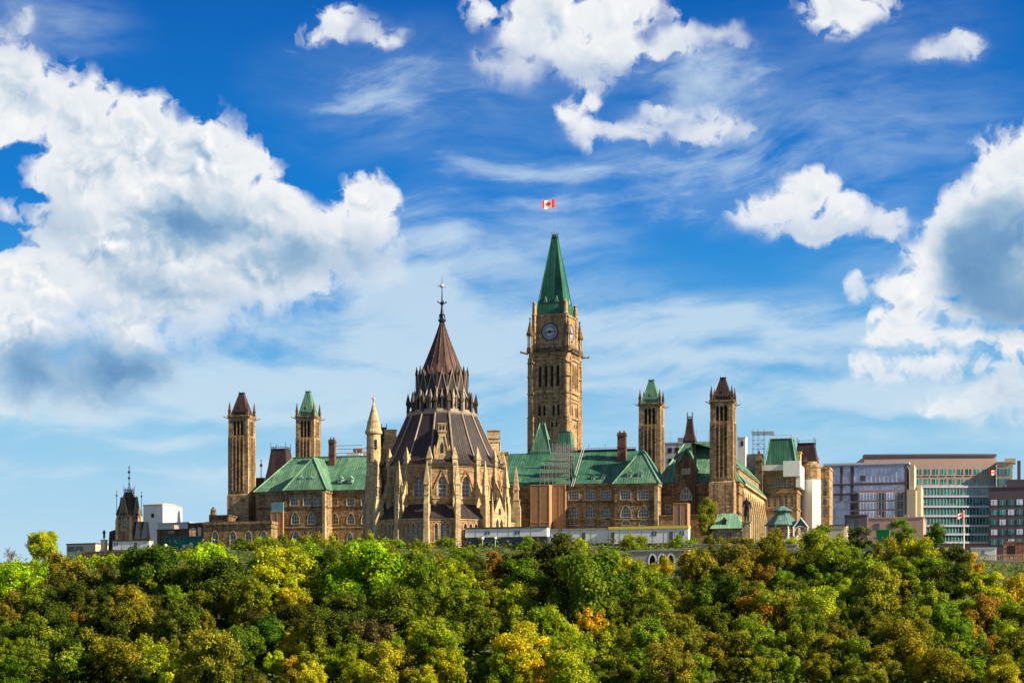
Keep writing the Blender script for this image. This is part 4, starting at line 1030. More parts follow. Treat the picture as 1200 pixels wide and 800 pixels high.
# piers, flyers
for i in range(16):
    a = 11.25 + 22.5 * i; ra = math.pi + R(a)
    q = MB(); n0 = 0
    zp = Zf(590, 20)
    for (r0, r1, wd, za, zb_) in ((19.0, 22.3, .75, 0, Zf(620, 20)), (19.3, 22.0, .65, Zf(620, 20) + .003, zp), (19.9, 21.7, .55, zp + .003, zp + 2.2)): q.box(-wd, wd, r0, r1, za, zb_)
    q.frus(-.65, .65, 21.7, 22.003, zp, -.5, .5, 21.69, 21.703, zp + 1.2); q.box(-.66, .66, 19.8, 21.8, zp + 2.203, zp + 2.5)
    q.ring([(zp + 2.503, .62), (zp + 5.0, .55), (zp + 5.1, .75), (zp + 5.3, .75), (Zc(547.5), .05)], 4, 0, 0, 20.8, 0, sq=True)
    q.rotz(math.pi + R(a)); T.add('outer_pier', q, M_PALE)
    q = MB(); zA, zB = Zc(560), Zc(597)
    q.slab([(-.32, RD - .2, zA), (-.32, 20.1, zB + .6), (-.32, 20.1, zB - 1.3), (-.32, RD - .2, zA - 2.6)], (.64, 0, 0), 0)
    q.slab([(-.45, RD - .1, zA + .28), (-.45, 20.2, zB + .9), (-.45, 20.2, zB + .603), (-.45, RD - .1, zA + .003)], (.9, 0, 0), 0)
    q.rotz(math.pi + R(a)); T.add('flying_buttress', q, M_PALE)
    q = MB(); rr = RD * C16
    q.box(-.55, .55, rr - .4, rr + .75, z_lr - 1.5, Zf(565, RD)); q.box(-.45, .45, rr - .4, rr + .55, Zf(565, RD) + .003, z_de - .2)
    q.ring([(z_de - .197, .7), (z_de + 1.2, .6), (z_de + 1.3, .78), (z_de + 1.5, .78), (z_de + 4.6, .06)], 4, 0, 0, rr + .1, 0, sq=True); q.ball((0, rr + .1, z_de + 4.5), .18)
    q.rotz(math.pi + R(a)); T.add('drum_buttress', q, M_PALE)
# great slate roof
def rprof(t):     # 0 eave .. 1 top, slightly hollow
    return z_de + (z_rt - z_de) * t, RD + .9 - (RD + .9 - RT) * (t ** .86 * .9 + .1 * min(1, t * 7))
r = MB(); lev = [(z_de - .02, (RD + .55) * C16)] + [(rprof(k / 10)[0], rprof(k / 10)[1] * C16) for k in range(11)]
r.ring(lev, 16, R(11.25 - 90)); T.add('main_roof', r, M_SLATE)
for i in range(16):
    q = MB(); pts = [(0, rprof(k / 10)[1] * C16 + .12, rprof(k / 10)[0]) for k in range(1, 11)]
    for p, s_ in zip(pts, pts[1:]): q.bar(p, s_, .24, 5)
    q.rotz(math.pi + R(11.25 + 22.5 * i)); T.add('roof_rib', q, M_RIB)
# dormer gables on the four axes
for a in (0, 90, 180, 270):
    q = MB(); d0 = 16.2; zA, zB, zC, zD = z_de + .3, z_de + 2.6, Zf(511, 14.5), Zf(497.5, 14.5)
    q.box(-2.1, 2.1, -d0, -9, zA, zB)
    q.slab([(-1.75, -d0 + .2, zB), (1.75, -d0 + .2, zB), (.75, -d0 + .2, zC), (-.75, -d0 + .2, zC)], (0, 5.9, 0))
    q.box(-1.0, 1.0, -d0 + .3, -d0 + 3.6, zC + .003, zD); q.box(-1.25, 1.25, -d0 + .1, -d0 + 3.8, zC + 1.0, zC + 1.4); q.box(-1.2, 1.2, -d0 + .12, -d0 + 3.75, zD + .003, zD + .3)
    for sg in (-1, 1):
        q.ring([(zB, .3), (zB + 1.6, .28), (zB + 2.6, .03)], 4, 0, sg * 1.95, -d0 + .35, 0, sq=True)
        q.bar((sg * 1.75, -d0 + .12, zB), (sg * .75, -d0 + .12, zC), .16, 5)
    q.rotz(R(a)); do = T.add('roof_dormer', q, M_PALE)
    g = MB(); g.slab([(-.42, -d0 + .15, zB + .3), (.42, -d0 + .15, zB + .3), (.42, -d0 + .15, zB + 2.4), (0, -d0 + .15, zB + 3.4), (-.42, -d0 + .15, zB + 2.4)], (0, .1, 0))
    for k in (-.4, .4): g.box(k - .25, k + .25, -d0 + .24, -d0 + .297, zD - 1.5, zD - .4)
    g.rotz(R(a)); T.add('dormer_opening', g, M_LOUV, do)
# lantern
z0, z1, z2 = z_rt, Zc(459), Zc(438)
q = MB(); q.ring([(z0 - .5, (RT + .1) * C16), (z0 + .05, (RT + .35) * C16), (z0 + .5, (RT + .35) * C16), (z0 + .503, (RT - .1) * C16), (z0 + 1.1, (RT - .2) * C16)], 16, R(11.25 - 90)); T.add('lantern_parapet', q, M_RIB)
w = MB(); rl = RL
for a in ALL:
    A, B = pol(rl * C16, a - 11.25), pol(rl * C16, a + 11.25); L = math.dist(A, B)
    wall(w, A, B, z0 + .2, z2 - 1.2, [(L / 2, z0 + 1.6, 1.25, (z1 - z0) * .95, 'p')], 0, 0, .45)
lo = T.add('lantern_wall', w, M_SOOT)
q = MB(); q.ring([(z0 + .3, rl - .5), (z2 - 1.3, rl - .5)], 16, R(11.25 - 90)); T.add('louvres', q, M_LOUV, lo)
for a in ALL:
    q = MB(); hw = rl * math.tan(R(11.25)) * 1.02; y = -rl - .22
    q.slab([(-hw, y, z1 - .4), (hw, y, z1 - .4), (0, y, z2)], (0, 3.2, 0), 0)
    for sg in (-1, 1): q.bar((sg * (hw + .05), y - .06, z1 - 1.2), (0, y - .06, z2 + .15), .13, 5, 1)
    q.ball((0, y, z2 + .4), .2, 1)
    q.rotz(R(a)); T.add('lantern_gable', q, [M_SLATE, M_RIB], lo)
for i in range(16):
    q = MB(); rr = (RT - .05) * C16
    q.ring([(z0 + .1, .38), (z0 + 3.0, .33), (z0 + 3.1, .55), (z0 + 3.35, .55), (Zc(462.5), .05)], 4, 0, 0, rr, 0, sq=True)
    q.bar((0, rr - .1, z0 + 2.0), (0, rl * C16, Zc(458)), .26, 5, 1); q.bar((0, rl * C16 + .05, z0 + .8), (0, rl * C16 + .05, z1 + 1), .2, 5, 1)
    q.ring([(z1 + .9, .26), (z2 - .6, .24), (z2 - .5, .36), (z2 - .3, .34), (Zc(430.5), .03)], 4, 0, 0, rl * C16 + .12, 0, sq=True)
    q.rotz(math.pi + R(11.25 + 22.5 * i)); T.add('lantern_pinnacle', q, [M_SOOT, M_RIB], lo)
for a in ALL:
    q = MB(); q.ring([(z0 + .1, .34), (z0 + 4.2, .28), (z0 + 4.3, .42), (z0 + 4.5, .42), (Zc(459.5), .04)], 4, 0, 0, -8.2, 1, sq=True); q.slab([(-.16, -rl, z0 + 6.5), (-.16, -8.1, z0 + 3.6), (-.16, -8.1, z0 + 2.8), (-.16, -rl, z0 + 5.2)], (.32, 0, 0), 0)
    q.rotz(R(a)); T.add('lantern_pinnacle', q, [M_SOOT, M_RIB], lo)
# upper spire
zu, zt = Zc(445), Zc(376)
q = MB(); lev = []
for k in range(9):
    t = k / 8; lev.append((zu + (zt - zu) * t, 6.2 * (1 - t) ** 1.12 + .42))
q.ring(lev, 16, R(11.25 - 90)); so = T.add('upper_spire', q, M_RUST)
for i in range(16):
    q = MB(); pts = [(0, r_ + .02, z) for z, r_ in lev]
    for p, s_ in zip(pts, pts[1:]): q.bar(p, s_, .11, 4)
    q.rotz(math.pi + R(11.25 + 22.5 * i)); T.add('spire_rib', q, M_BROWN, so)
q = MB(); Y_ = 0
q.ring([(zt - .3, .9), (zt + .3, 1.15), (zt + .6, .7), (Zc(370), .6), (Zc(369), .95), (Zc(368), .5), (Zc(360), .3), (Zc(356), .28), (Zc(355), .7), (Zc(354), .3), (Zc(350), .2), (Zc(340), .12), (Zc(324), .05)], 10)
for a in range(4):
    c_, s_ = math.cos(a * math.pi / 2 + .3), math.sin(a * math.pi / 2 + .3)
    q.bar((.2 * c_, .2 * s_, Zc(357)), (1.15 * c_, 1.15 * s_, Zc(354)), .13, 5); q.ball((1.15 * c_, 1.15 * s_, Zc(354)), .24); q.bar((.3 * c_, .3 * s_, Zc(366)), (.95 * c_, .95 * s_, Zc(373)), .11, 5)
T.add('finial', q, M_BLUEIRON, so)
q = MB(); q.ball((0, 0, Zc(335)), .62, 0, 12, 8); q.ball((.9, -.1, Zc(335)), .26); q.ball((-.9, .1, Zc(335)), .26); q.bar((-.9, .1, Zc(335)), (.9, -.1, Zc(335)), .07)
T.add('weather_vane', q, plain('silvered_metal', (0.85, 0.85, 0.82), .25, .6), so)
# round stair turret on the left
x, y = (438 - 518) * .2335, -6.0; q = MB(); za, zb_, zc_ = Zc(560), Zc(509), Zc(475)
q.ring([(0, 2.2), (za, 2.2), (za + .2, 1.95), (zb_ - 1, 1.9), (zb_ - .6, 2.15)], 16, 0, x, y, 0)
for k in (.3, .62): q.ring([(za + (zb_ - za) * k, 2.05), (za + (zb_ - za) * k + .3, 2.05)], 16, 0, x, y)
to = T.add('stair_turret', q, M_PALE)
q = MB(); q.ring([(zb_ - .597, 2.35), (zb_, 2.35), (zb_ + .6, 2.05), (zb_ + 2.4, 1.72), (zc_, .14)], 16, 0, x, y); q.ring([(zb_ + 2.6, 1.75), (zb_ + 2.8, 1.75)], 16, 0, x, y)
q.ball((x, y, zc_ + .3), .3); q.ball((x, y, zc_ + 1.0), .45, 0, 6, 3); q.bar((x, y, zc_), (x, y, zc_ + 1.9), .09)
T.add('turret_cone', q, M_CREAM if False else M_PALE, to)
q = MB(); q.box(x + .4, x + 1.0, y - 1.98, y - 1.8, Zc(530), Zc(519)); T.add('slit_window', q, M_LOUV, to); q = MB(); q.box(x - 1.2, x - .8, y - 1.75, y - 1.5, Zc(545), Zc(536)); T.add('slit_window', q, M_LOUV, to)
# little steep turret and chimney block beside the roof
x2 = (449.5 - 518) * .2358; q = MB(); q.box(x2 - 1.1, x2 + 1.1, 3, 5.2, 0, Zc(520)); T.add('side_turret', q, M_PINK)
q = MB(); q.ring([(Zc(520) + .003, 1.2), (Zc(500), .75), (Zc(499), .8)], 4, 0, x2, 4.1, 0, sq=True)
for sg in (-1, 1): q.bar((x2 + sg * .7, 3.5, Zc(500)), (x2 + sg * .7, 3.5, Zc(495)), .1, 4)
T.add('side_turret_roof', q, M_SLATE)
x3 = (590 - 518) * .2358; q = MB(); q.box(x3 - 1.3, x3 + 1.3, 2, 5, 0, Zc(531)); q.box(x3 - 1.5, x3 + 1.5, 1.8, 5.2, Zc(531) + .003, Zc(528)); T.add('chimney', q, M_STONE)
# porch gable leaning on the ring wall, right of centre
q = MB(); hw = 2.3; d = RW + 1.8
q.box(-hw, hw, -d, -16.8, 0, Zf(603, d)); zA, zB = Zf(603, d), Zf(580, d)
q.slab([(-hw - .3, -d - .1, zA), (hw + .3, -d - .1, zA), (0, -d - .1, zB)], (0, .6, 0)); q.slab([(-hw, -d + .5, zA), (hw, -d + .5, zA), (0, -d + .5, zB - .6)], (0, 4, 0), 1)
for sg in (-1, 1): pinnacle(q, sg * (hw + .2), -d + .2, zA - 4, .7, 4, 6.5)
q.rotz(R(45)); po = T.add('gabled_porch', q, [M_PALE, M_SLATE])
q = MB()
for k in (-.8, .8): q.slab([(k - .4, -d - .18, zA - 4.2), (k + .4, -d - .18, zA - 4.2), (k + .4, -d - .18, zA - 1.6), (k, -d - .18, zA - .6), (k - .4, -d - .18, zA - 1.6)], (0, .07, 0))
q.box(-.4, .4, -d - .18, -d - .11, zA + .5, zA + 2.2)
q.rotz(R(45)); T.add('porch_window', q, M_LOUV, po)
# corridor to the main block
q = MB(); q.box(-5, 5, 14.5, 34, 0, Zc(580)); q.slab([(-5.4, 14.5, Zc(580)), (5.4, 14.5, Zc(580)), (0, 14.5, Zc(560))], (0, 19.5, 0), 1); T.add('corridor', q, [M_STONE, M_GREEN])

# ------------------------------------------------------------------ west block, right of the chamber
WB = Frame(CB.world(86, 62)[0], CB.world(86, 62)[1], 14)
def zz(fr, py, px, v): u = fr.u(px, v); return fr.z(py, u, v)
u0, s = WB.side(895, 938, 0); h = s / 2
T = Thing('mansard_tower', 'stone tower with tall green mansard roof and scaffold on top, beside white sheeting', 'building', WB, u0 + h, h, 34)
Z = lambda py: T.Z(py, 0, -h)
w = MB(); ops = [(h + k * .14 * s, Z(573), .09 * s, Z(559) - Z(573), 'r') for k in (-1, 0, 1, 2)] + [(h + k * .17 * s, Z(594), .09 * s, Z(580) - Z(594), 'p') for k in (-2, -1, 0, 1, 2)]
P4 = [(-h, -h), (h, -h), (h, h), (-h, h)]
for i in range(4): wall(w, P4[i], P4[(i + 1) % 4], 0, Z(551), ops, 0, 1, .4)
wo = T.add('wall', w, [M_STONE, M_PALE])
for i in range(2):
    for op in ops: window(T, P4[i], P4[i + 1], op, [M_FRAME, M_DARK, M_PALE], 2, 4, .3, .1, wo)
c = MB()
for py in (556, 576, 577.5, 597): c.box(-h - .25, h + .25, -h - .25, h + .25, Z(py), Z(py) + .4)
T.add('string_course', c, M_STONE, wo)
c = MB(); c.box(-h - .4, h + .4, -h - .4, h + .4, Z(551) + .003, Z(544.5)); T.add('wrapped_cornice', c, M_WRAP)
r = MB(); r.ring([(Z(544.5) + .003, h * .95), (Z(513.5), h * .66), (Z(513), h * .7)], 4, 0, 0, 0, 0, sq=True)
ro = T.add('roof', r, M_GREEN2); q = MB()
for sx_ in (-1, 1):
    for sy_ in (-1, 1): q.bar((sx_ * h * .95, sy_ * h * .95, Z(544)), (sx_ * h * .66, sy_ * h * .66, Z(513)), .2)
T.add('roof_hip_roll', q, M_PGREEN, ro)
q = MB()
for i in range(4):
    n0 = len(q.v)
    for k in range(6): x = h * (-.66 + 1.32 * k / 5); q.bar((x, -h * .66, Z(513)), (x, -h * .66, Z(508)), .06, 4)
    q.bar((-h * .66, -h * .66, Z(509)), (h * .66, -h * .66, Z(509)), .05, 4); q.rotz(i * math.pi / 2, n0)
T.add('roof_railing', q, M_STEEL, ro)
# white weather boxes on its right side
q = MB(); x0, x1 = T.X(918, -h - 2), T.X(932, -h - 2); q.box(x0, x1 + 1.5, -h - 2.6, -h - .45, Z(559), Z(541)); q.box(x1, T.X(938.5, -h), -h - .44, h, Z(571), Z(545)); T.add('weather_box', q, M_WHITE)
q = MB(); x0, x1 = T.X(925, h), T.X(935, h); q.box(x0, x1 + 1, h - 2, h + 1.4, Z(551), Z(528)); q.box(x0 - .2, x1 + 1.2, h - 2.2, h + 1.6, Z(528) + .003, Z(526)); T.add('stair_head', q, M_PALE)
# small dark spire on the left of it
T = Thing('stone_spire', 'slender dark stone pinnacle standing left of the green mansard tower', 'spire', WB, WB.u(889.5, -2), -2, 34)
q = MB(); x = 0; q.box(-1.2, 1.2, -1.2, 1.2, 0, T.Z(552)); q.box(-.95, .95, -.95, .95, T.Z(552) + .003, T.Z(541)); q.ring([(T.Z(541) + .003, 1.25), (T.Z(540), 1.25), (T.Z(527), .08)], 4, 0, 0, 0, 0, sq=True); T.add('pinnacle', q, M_DARKST)
# brown mansard behind
u0, s = WB.side(928, 962, 22); h = s / 2
T = Thing('mansard_tower', 'stone tower with brown mansard roof and spikes, wrapped in white sheeting below', 'building', WB, u0 + h, 22 + h, 34)
Z = lambda py: T.Z(py, 0, -h)
q = MB(); q.box(-h, h, -h, h, 0, Z(553)); q.box(-h - .3, h + .3, -h - .3, h + .3, Z(557), Z(555.5)); q.box(-h - .4, h + .4, -h - .4, h + .4, Z(553) + .003, Z(551.5)); T.add('wall', q, M_STONE)
q = MB(); q.ring([(Z(551.5) + .003, h * .98), (Z(549), h * .95), (Z(519), h * .62), (Z(518), h * .68)], 4, 0, 0, 0, 0, sq=True); ro = T.add('roof', q, M_BROWN)
q = MB()
for sx_ in (-1, 1):
    for sy_ in (-1, 1): q.bar((sx_ * h * .64, sy_ * h * .64, Z(518)), (sx_ * h * .64, sy_ * h * .64, Z(511.5)), .1, 4)
q.bar((-h * .64, -h * .64, Z(515.5)), (h * .64, -h * .64, Z(515.5)), .06, 4); T.add('roof_spike', q, M_DARK, ro)
for i in range(2):
    q = MB(); q.box(-.8, .8, -h * .92, -h * .5, Z(549), Z(541)); q.slab([(-1.1, -h * .95, Z(541)), (1.1, -h * .95, Z(541)), (0, -h * .95, Z(535))], (0, 2.5, 0)); q.rotz(i * math.pi / 2); T.add('dormer', q, M_STONE, ro)
u0 = WB.u(951, 14)
T = Thing('stair_tower', 'round stair tower with stone crown, wrapped below in bright white sheeting', 'tower', WB, u0, 14, 34); r0 = 3.1
q = MB(); q.ring([(0, r0), (T.Z(563), r0), (T.Z(563) + .2, r0 + .1)], 8, R(10)); T.add('white_sheeting', q, M_WRAP)
q = MB(); q.ring([(T.Z(563) + .203, r0 - .2), (T.Z(549), r0 - .1), (T.Z(548), r0 + .25), (T.Z(545.5), r0 + .25)], 12); q.ring([(T.Z(545.5) + .003, r0 - .3), (T.Z(541), r0 * .5)], 12)
T.add('stone_crown', q, M_STONE2)
u0 = WB.u(966, 12); T = Thing('stone_turret', 'narrow stone end bay right of the white sheeting', 'building', WB, u0, 14, 34)
q = MB(); q.box(-1.4, 1.4, 0, 12, 0, T.Z(549)); q.box(-1.6, 1.6, -.2, 12.2, T.Z(549) + .003, T.Z(546.5))
for k in range(5): q.box(-1.5, 1.5, -.12, 12.1, T.Z(560 + 11 * k), T.Z(560 + 11 * k) + .3)
T.add('wall', q, M_STONE2)
for k in range(4): q = MB(); q.box(-.6, .6, -.06, -.003, T.Z(569 + 11 * k), T.Z(563 + 11 * k)); T.add('window', q, M_GLASS)
# swing stage scaffold over the mansards
T = Thing('roof_scaffold', 'open pipe scaffold platform standing left of the green mansard roof', 'scaffold', WB, WB.u(890, 6), 6, 40)
q = MB(); xa, xb = T.X(881), T.X(907); zt = T.Z(506)
for x in (T.X(882), T.X(888), T.X(895)):
    for y in (0, 3): q.bar((x, y, 0), (x, y, zt + 1), .08, 5)
for py in (506, 508.5): q.bar((xa, 0, T.Z(py)), (xb, 0, T.Z(py)), .16, 5); q.bar((xa, 3, T.Z(py)), (xb, 3, T.Z(py)), .1, 5)
for k in range(8): x = xa + (xb - xa) * k / 7; q.bar((x, 0, T.Z(503)), (x, 0, T.Z(508.5)), .06, 4)
for py in (515, 520, 526): q.bar((xa, 0, T.Z(py)), (T.X(896), 0, T.Z(py)), .08, 5)
q.bar((xa, 0, T.Z(526)), (T.X(895), 0, T.Z(515)), .07, 5); q.bar((T.X(895), 0, T.Z(526)), (xa, 0, T.Z(515)), .07, 5)
T.add('tubes', q, M_STEEL)
q = MB(); q.box(T.X(874), T.X(893), 1, 5, 0, T.Z(531)); T.add('enclosure', q, M_CONC)

# ------------------------------------------------------------------ right hand lawn: cottage, statue, gazebo, walls
FR = Frame(0, 568, 14.0)
def base_z(fr, px, py, v): return zz(fr, py, px, v)
u0, u1 = FR.u(833, 0), FR.u(871, 0); h = (u1 - u0) / 2
T = Thing('stone_cottage', 'low stone cottage with pale green hipped roof and one dormer', 'cottage', FR, (u0 + u1) / 2, 0, 36.5)
z1, z2 = T.Z(618.5), T.Z(600); q = MB(); ops = [(h + k * h * .55, z1 - 2.6, .9, 1.8, 'r') for k in (-1.3, -.5, .6, 1.35)]
wall(q, (-h + .5, 0), (h - .5, 0), 0, z1, ops, 0, 0, .25); wall(q, (h - .5, 0), (h - .5, 8), 0, z1); wall(q, (h - .5, 8), (-h + .5, 8), 0, z1); wall(q, (-h + .5, 8), (-h + .5, 0), 0, z1)
wo = T.add('wall', q, [M_STONE])
for op in ops: window(T, (-h + .5, 0), (h - .5, 0), op, WM, 2, 2, .2, .08, wo)
q = MB(); q.frus(-h - .2, h + .2, -.7, 8.7, z1 - .1, -h * .55, h * .45, 3.8, 4.2, z2); T.add('roof', q, M_PGREEN)
q = MB(); x = T.X(849, 1); q.box(x - .6, x + .6, .4, 2.4, z1 + .5, z1 + 2.2, 0); q.slab([(x - .8, .3, z1 + 2.2), (x + .8, .3, z1 + 2.2), (x, .3, z1 + 3)], (0, 3, 0), 0); q.box(x - .35, x + .35, .33, .39, z1 + .8, z1 + 2.0, 1); T.add('dormer', q, [M_DARKST, M_LOUV])
# statue group on the right
def statue(label, px, py_head, py_foot, py_base, v, wped, pedm, arm=1, fr=FR):
    T = Thing('statue', label, 'statue', fr, fr.u(px, v), v, zz(fr, py_base, px, v) - 1.0)
    zf, zh = T.Z(py_foot), T.Z(py_head); q = MB(); q.box(-wped, wped, -wped, wped, 0, zf - .3); q.box(-wped * 1.2, wped * 1.2, -wped * 1.2, wped * 1.2, zf - .297, zf - .05); q.box(-wped * 1.35, wped * 1.35, -wped * 1.35, wped * 1.35, .02, 1.3)
    T.add('pedestal', q, pedm); H = zh - zf
    me = bpy.data.meshes.new('figure'); k = H / 7.5
    V = [(0, 0, 4.0), (0, 0, 5.0), (0, 0, 5.9), (0, 0, 6.5), (0, -.08, 7.1), (.42, 0, 3.7), (.45, -.05, 2.0), (.45, 0, .2), (.5, -.45, .1), (-.42, 0, 3.7), (-.45, .1, 2.0), (-.5, .15, .2), (-.5, -.3, .1),
         (.85, 0, 5.75), (1.15, .05, 4.5), (1.2 if arm < 2 else 1.6, -.5, 3.6 if arm < 2 else 4.9), (-.85, 0, 5.75), (-1.15, 0, 4.5), (-.7, -.55, 4.2)]
    Ed = [(0, 1), (1, 2), (2, 3), (3, 4), (0, 5), (5, 6), (6, 7), (7, 8), (0, 9), (9, 10), (10, 11), (11, 12), (2, 13), (13, 14), (14, 15), (2, 16), (16, 17), (17, 18)]
    rad = [.62, .6, .55, .2, .46, .44, .33, .24, .2, .44, .33, .24, .2, .3, .25, .17, .3, .25, .17]
    me.from_pydata([(x * k, y * k, z * k) for x, y, z in V], [], []) if False else me.from_pydata([(x * k, y * k, z * k) for x, y, z in V], Ed, [])
    o = bpy.data.objects.new('figure', me); COL.objects.link(o); o.parent = T.e; o.location = (0, 0, zf); me.materials.append(M_BRONZE)
    md = o.modifiers.new('skin', 'SKIN'); o.modifiers.new('sub', 'SUBSURF').levels = 1; o.modifiers['sub'].render_levels = 1
    for sv, r_ in zip(me.skin_vertices[0].data, rad): sv.radius = (r_ * k, r_ * k)
    me.skin_vertices[0].data[0].use_root = True
    q = MB(); q.ring([(zf + 1.6 * k, .95 * k), (zf + 4.2 * k, .72 * k), (zf + 5.8 * k, .68 * k)], 9, 0, 0, .12 * k, 0, ay=.75); T.add('coat', q, M_BRONZE)
    return T
T = statue('tall dark bronze figure on a pale stone pedestal, left of the gazebo', 875, 581, 611, 632, -6, 1.1, M_PALE, 1)
# gazebo
FG = Frame(0, 566, 10.0)
u0 = FG.u(917, 0); r0 = (FG.u(940, 0) - FG.u(893, 0)) / 2 * .93
T = Thing('gazebo', 'open octagonal gazebo with two tier blue green roof and pale gable', 'gazebo', FG, u0, 0, zz(FG, 634, 917, 0) - .6)
za, zb_, zc_, zd_, ze_ = T.Z(616), T.Z(604), T.Z(602), T.Z(599), T.Z(592.5); q = MB()
q.ring([(za, r0), (za + .25, r0), (zb_, r0 * .5)], 8, R(22.5)); q.ring([(zb_ + .003, r0 * .42), (zd_, r0 * .42)], 8, R(22.5)); q.ring([(zd_ + .003, r0 * .58), (zd_ + .2, r0 * .58), (ze_, r0 * .08)], 8, R(22.5)); T.add('roof', q, M_LEADG)
q = MB(); q.ball((0, 0, ze_ + .3), .25); q.bar((0, 0, ze_), (0, 0, ze_ + 1.1), .08); T.add('roof_finial', q, M_DARK)
for i in range(8):
    a = R(22.5 + 45 * i); x, y = r0 * .86 * math.cos(a), r0 * .86 * math.sin(a)
    q = MB(); q.bar((x, y, 0), (x, y, za + .1), .2, 8); q.box(x - .32, x + .32, y - .32, y + .32, 0.9, 1.7); T.add('post', q, M_WRAP)
q = MB()
for i in range(8):
    a, b = R(22.5 + 45 * i), R(67.5 + 45 * i); p0, p1 = (r0 * .86 * math.cos(a), r0 * .86 * math.sin(a)), (r0 * .86 * math.cos(b), r0 * .86 * math.sin(b))
    for z in (1.5, 2.5, za - .5): q.bar((*p0, z), (*p1, z), .09, 5)
    for k in range(1, 9): t = k / 9; x, y = p0[0] + (p1[0] - p0[0]) * t, p0[1] + (p1[1] - p0[1]) * t; q.bar((x, y, 1.0), (x, y, 2.5), .06, 4)
    q.bar((*p0, za - 1.4), (p0[0] * .7 + p1[0] * .3, p0[1] * .7 + p1[1] * .3, za - .2), .08, 4); q.bar((*p1, za - 1.4), (p1[0] * .7 + p0[0] * .3, p1[1] * .7 + p0[1] * .3, za - .2), .08, 4)
T.add('railing', q, M_LEADG); q = MB(); q.ring([(0, r0 * .98), (1.0, r0 * .98)], 8, R(22.5)); T.add('floor', q, M_CONC)
gq = MB(); g0, g1 = T.X(929, -r0 * .9), T.X(947, -r0 * .9); gm = (g0 + g1) / 2; y = -r0 * .75; zg0, zg1 = T.Z(618, 0, y), T.Z(606.5, 0, y)
for sg, xx in ((-1, g0), (1, g1)): gq.slab([(xx, y, zg0), (xx, y + 5, zg0 + .0), (gm, y + 5, zg1), (gm, y, zg1)], (0, 0, .28), 0)
for sg, xx in ((-1, g0), (1, g1)): gq.bar((xx, y - .1, zg0), (gm, y - .1, zg1), .2, 6, 1); gq.bar((xx * .92 + gm * .08, y, 0), (xx * .92 + gm * .08, y, zg0 + .3), .22, 8, 1)
ap = [(gm + 1.6 * math.cos(R(180 - 18 * i)), y, zg0 - 1.2 + 1.5 * math.sin(R(18 * i))) for i in range(11)]
for p, s_ in zip(ap, ap[1:]): gq.bar(p, s_, .14, 5, 1)
gq.slab([(g0, y + .1, zg0), (g1, y + .1, zg0), (gm, y + .1, zg1)], (0, .2, 0), 0)
T.add('gable_porch', gq, [M_LEADG, M_WRAP])
# low walls
def lowwall(label, pxa, pya, pxb, pyb, thick, hh, v, m, fr, name='low_wall', coping=True, cat='wall'):
    ua, ub = fr.u(pxa, v), fr.u(pxb, v); za, zb_ = fr.z(pya, ua, v), fr.z(pyb, ub, v); T = Thing(name, label, cat, fr, (ua + ub) / 2, v, min(za, zb_) - hh); h = (ub - ua) / 2
    q = MB(); q.frus(-h, h, 0, thick, 0, -h, h, 0, thick, za - T.z0); n = len(q.v); q.v[-8 + 5] = (h, 0, zb_ - T.z0); q.v[-8 + 6] = (h, thick, zb_ - T.z0); T.add('wall', q, m)
    if coping:
        q = MB(); q.slab([(-h, -.12, za - T.z0 + .003), (h, -.12, zb_ - T.z0 + .003), (h, thick + .12, zb_ - T.z0 + .003), (-h, thick + .12, za - T.z0 + .003)], (0, 0, .25)); T.add('coping', q, M_CONC)
    return T, h
lowwall('low pale retaining wall right of the gazebo', 938, 620, 990, 619, 1, 5, 2, M_CREAM, FR)
lowwall('plain stone parapet along the lawn between gazebo and cottage', 800, 638, 935, 638.5, .8, 2, -16, M_CONC, FR)
lowwall('pale stone wall section between tree crowns near the green container', 1012, 641, 1042, 646, .8, 2.5, -14, M_CREAM, FR)
lowwall('long dark garden wall at the foot of the library and left wing', 318, 641.5, 545, 640.5, .7, 4, -2, M_STONE, FR)
lowwall('short beige wall on the crest below the left wing', 290, 646.5, 326, 644.5, 1.2, 4, -5, M_CONC, FR)
statue('small dark bronze figure on a broad pale plinth before the left wing', 357, 621, 633, 642, -3, 1.3, M_CONC, 2)

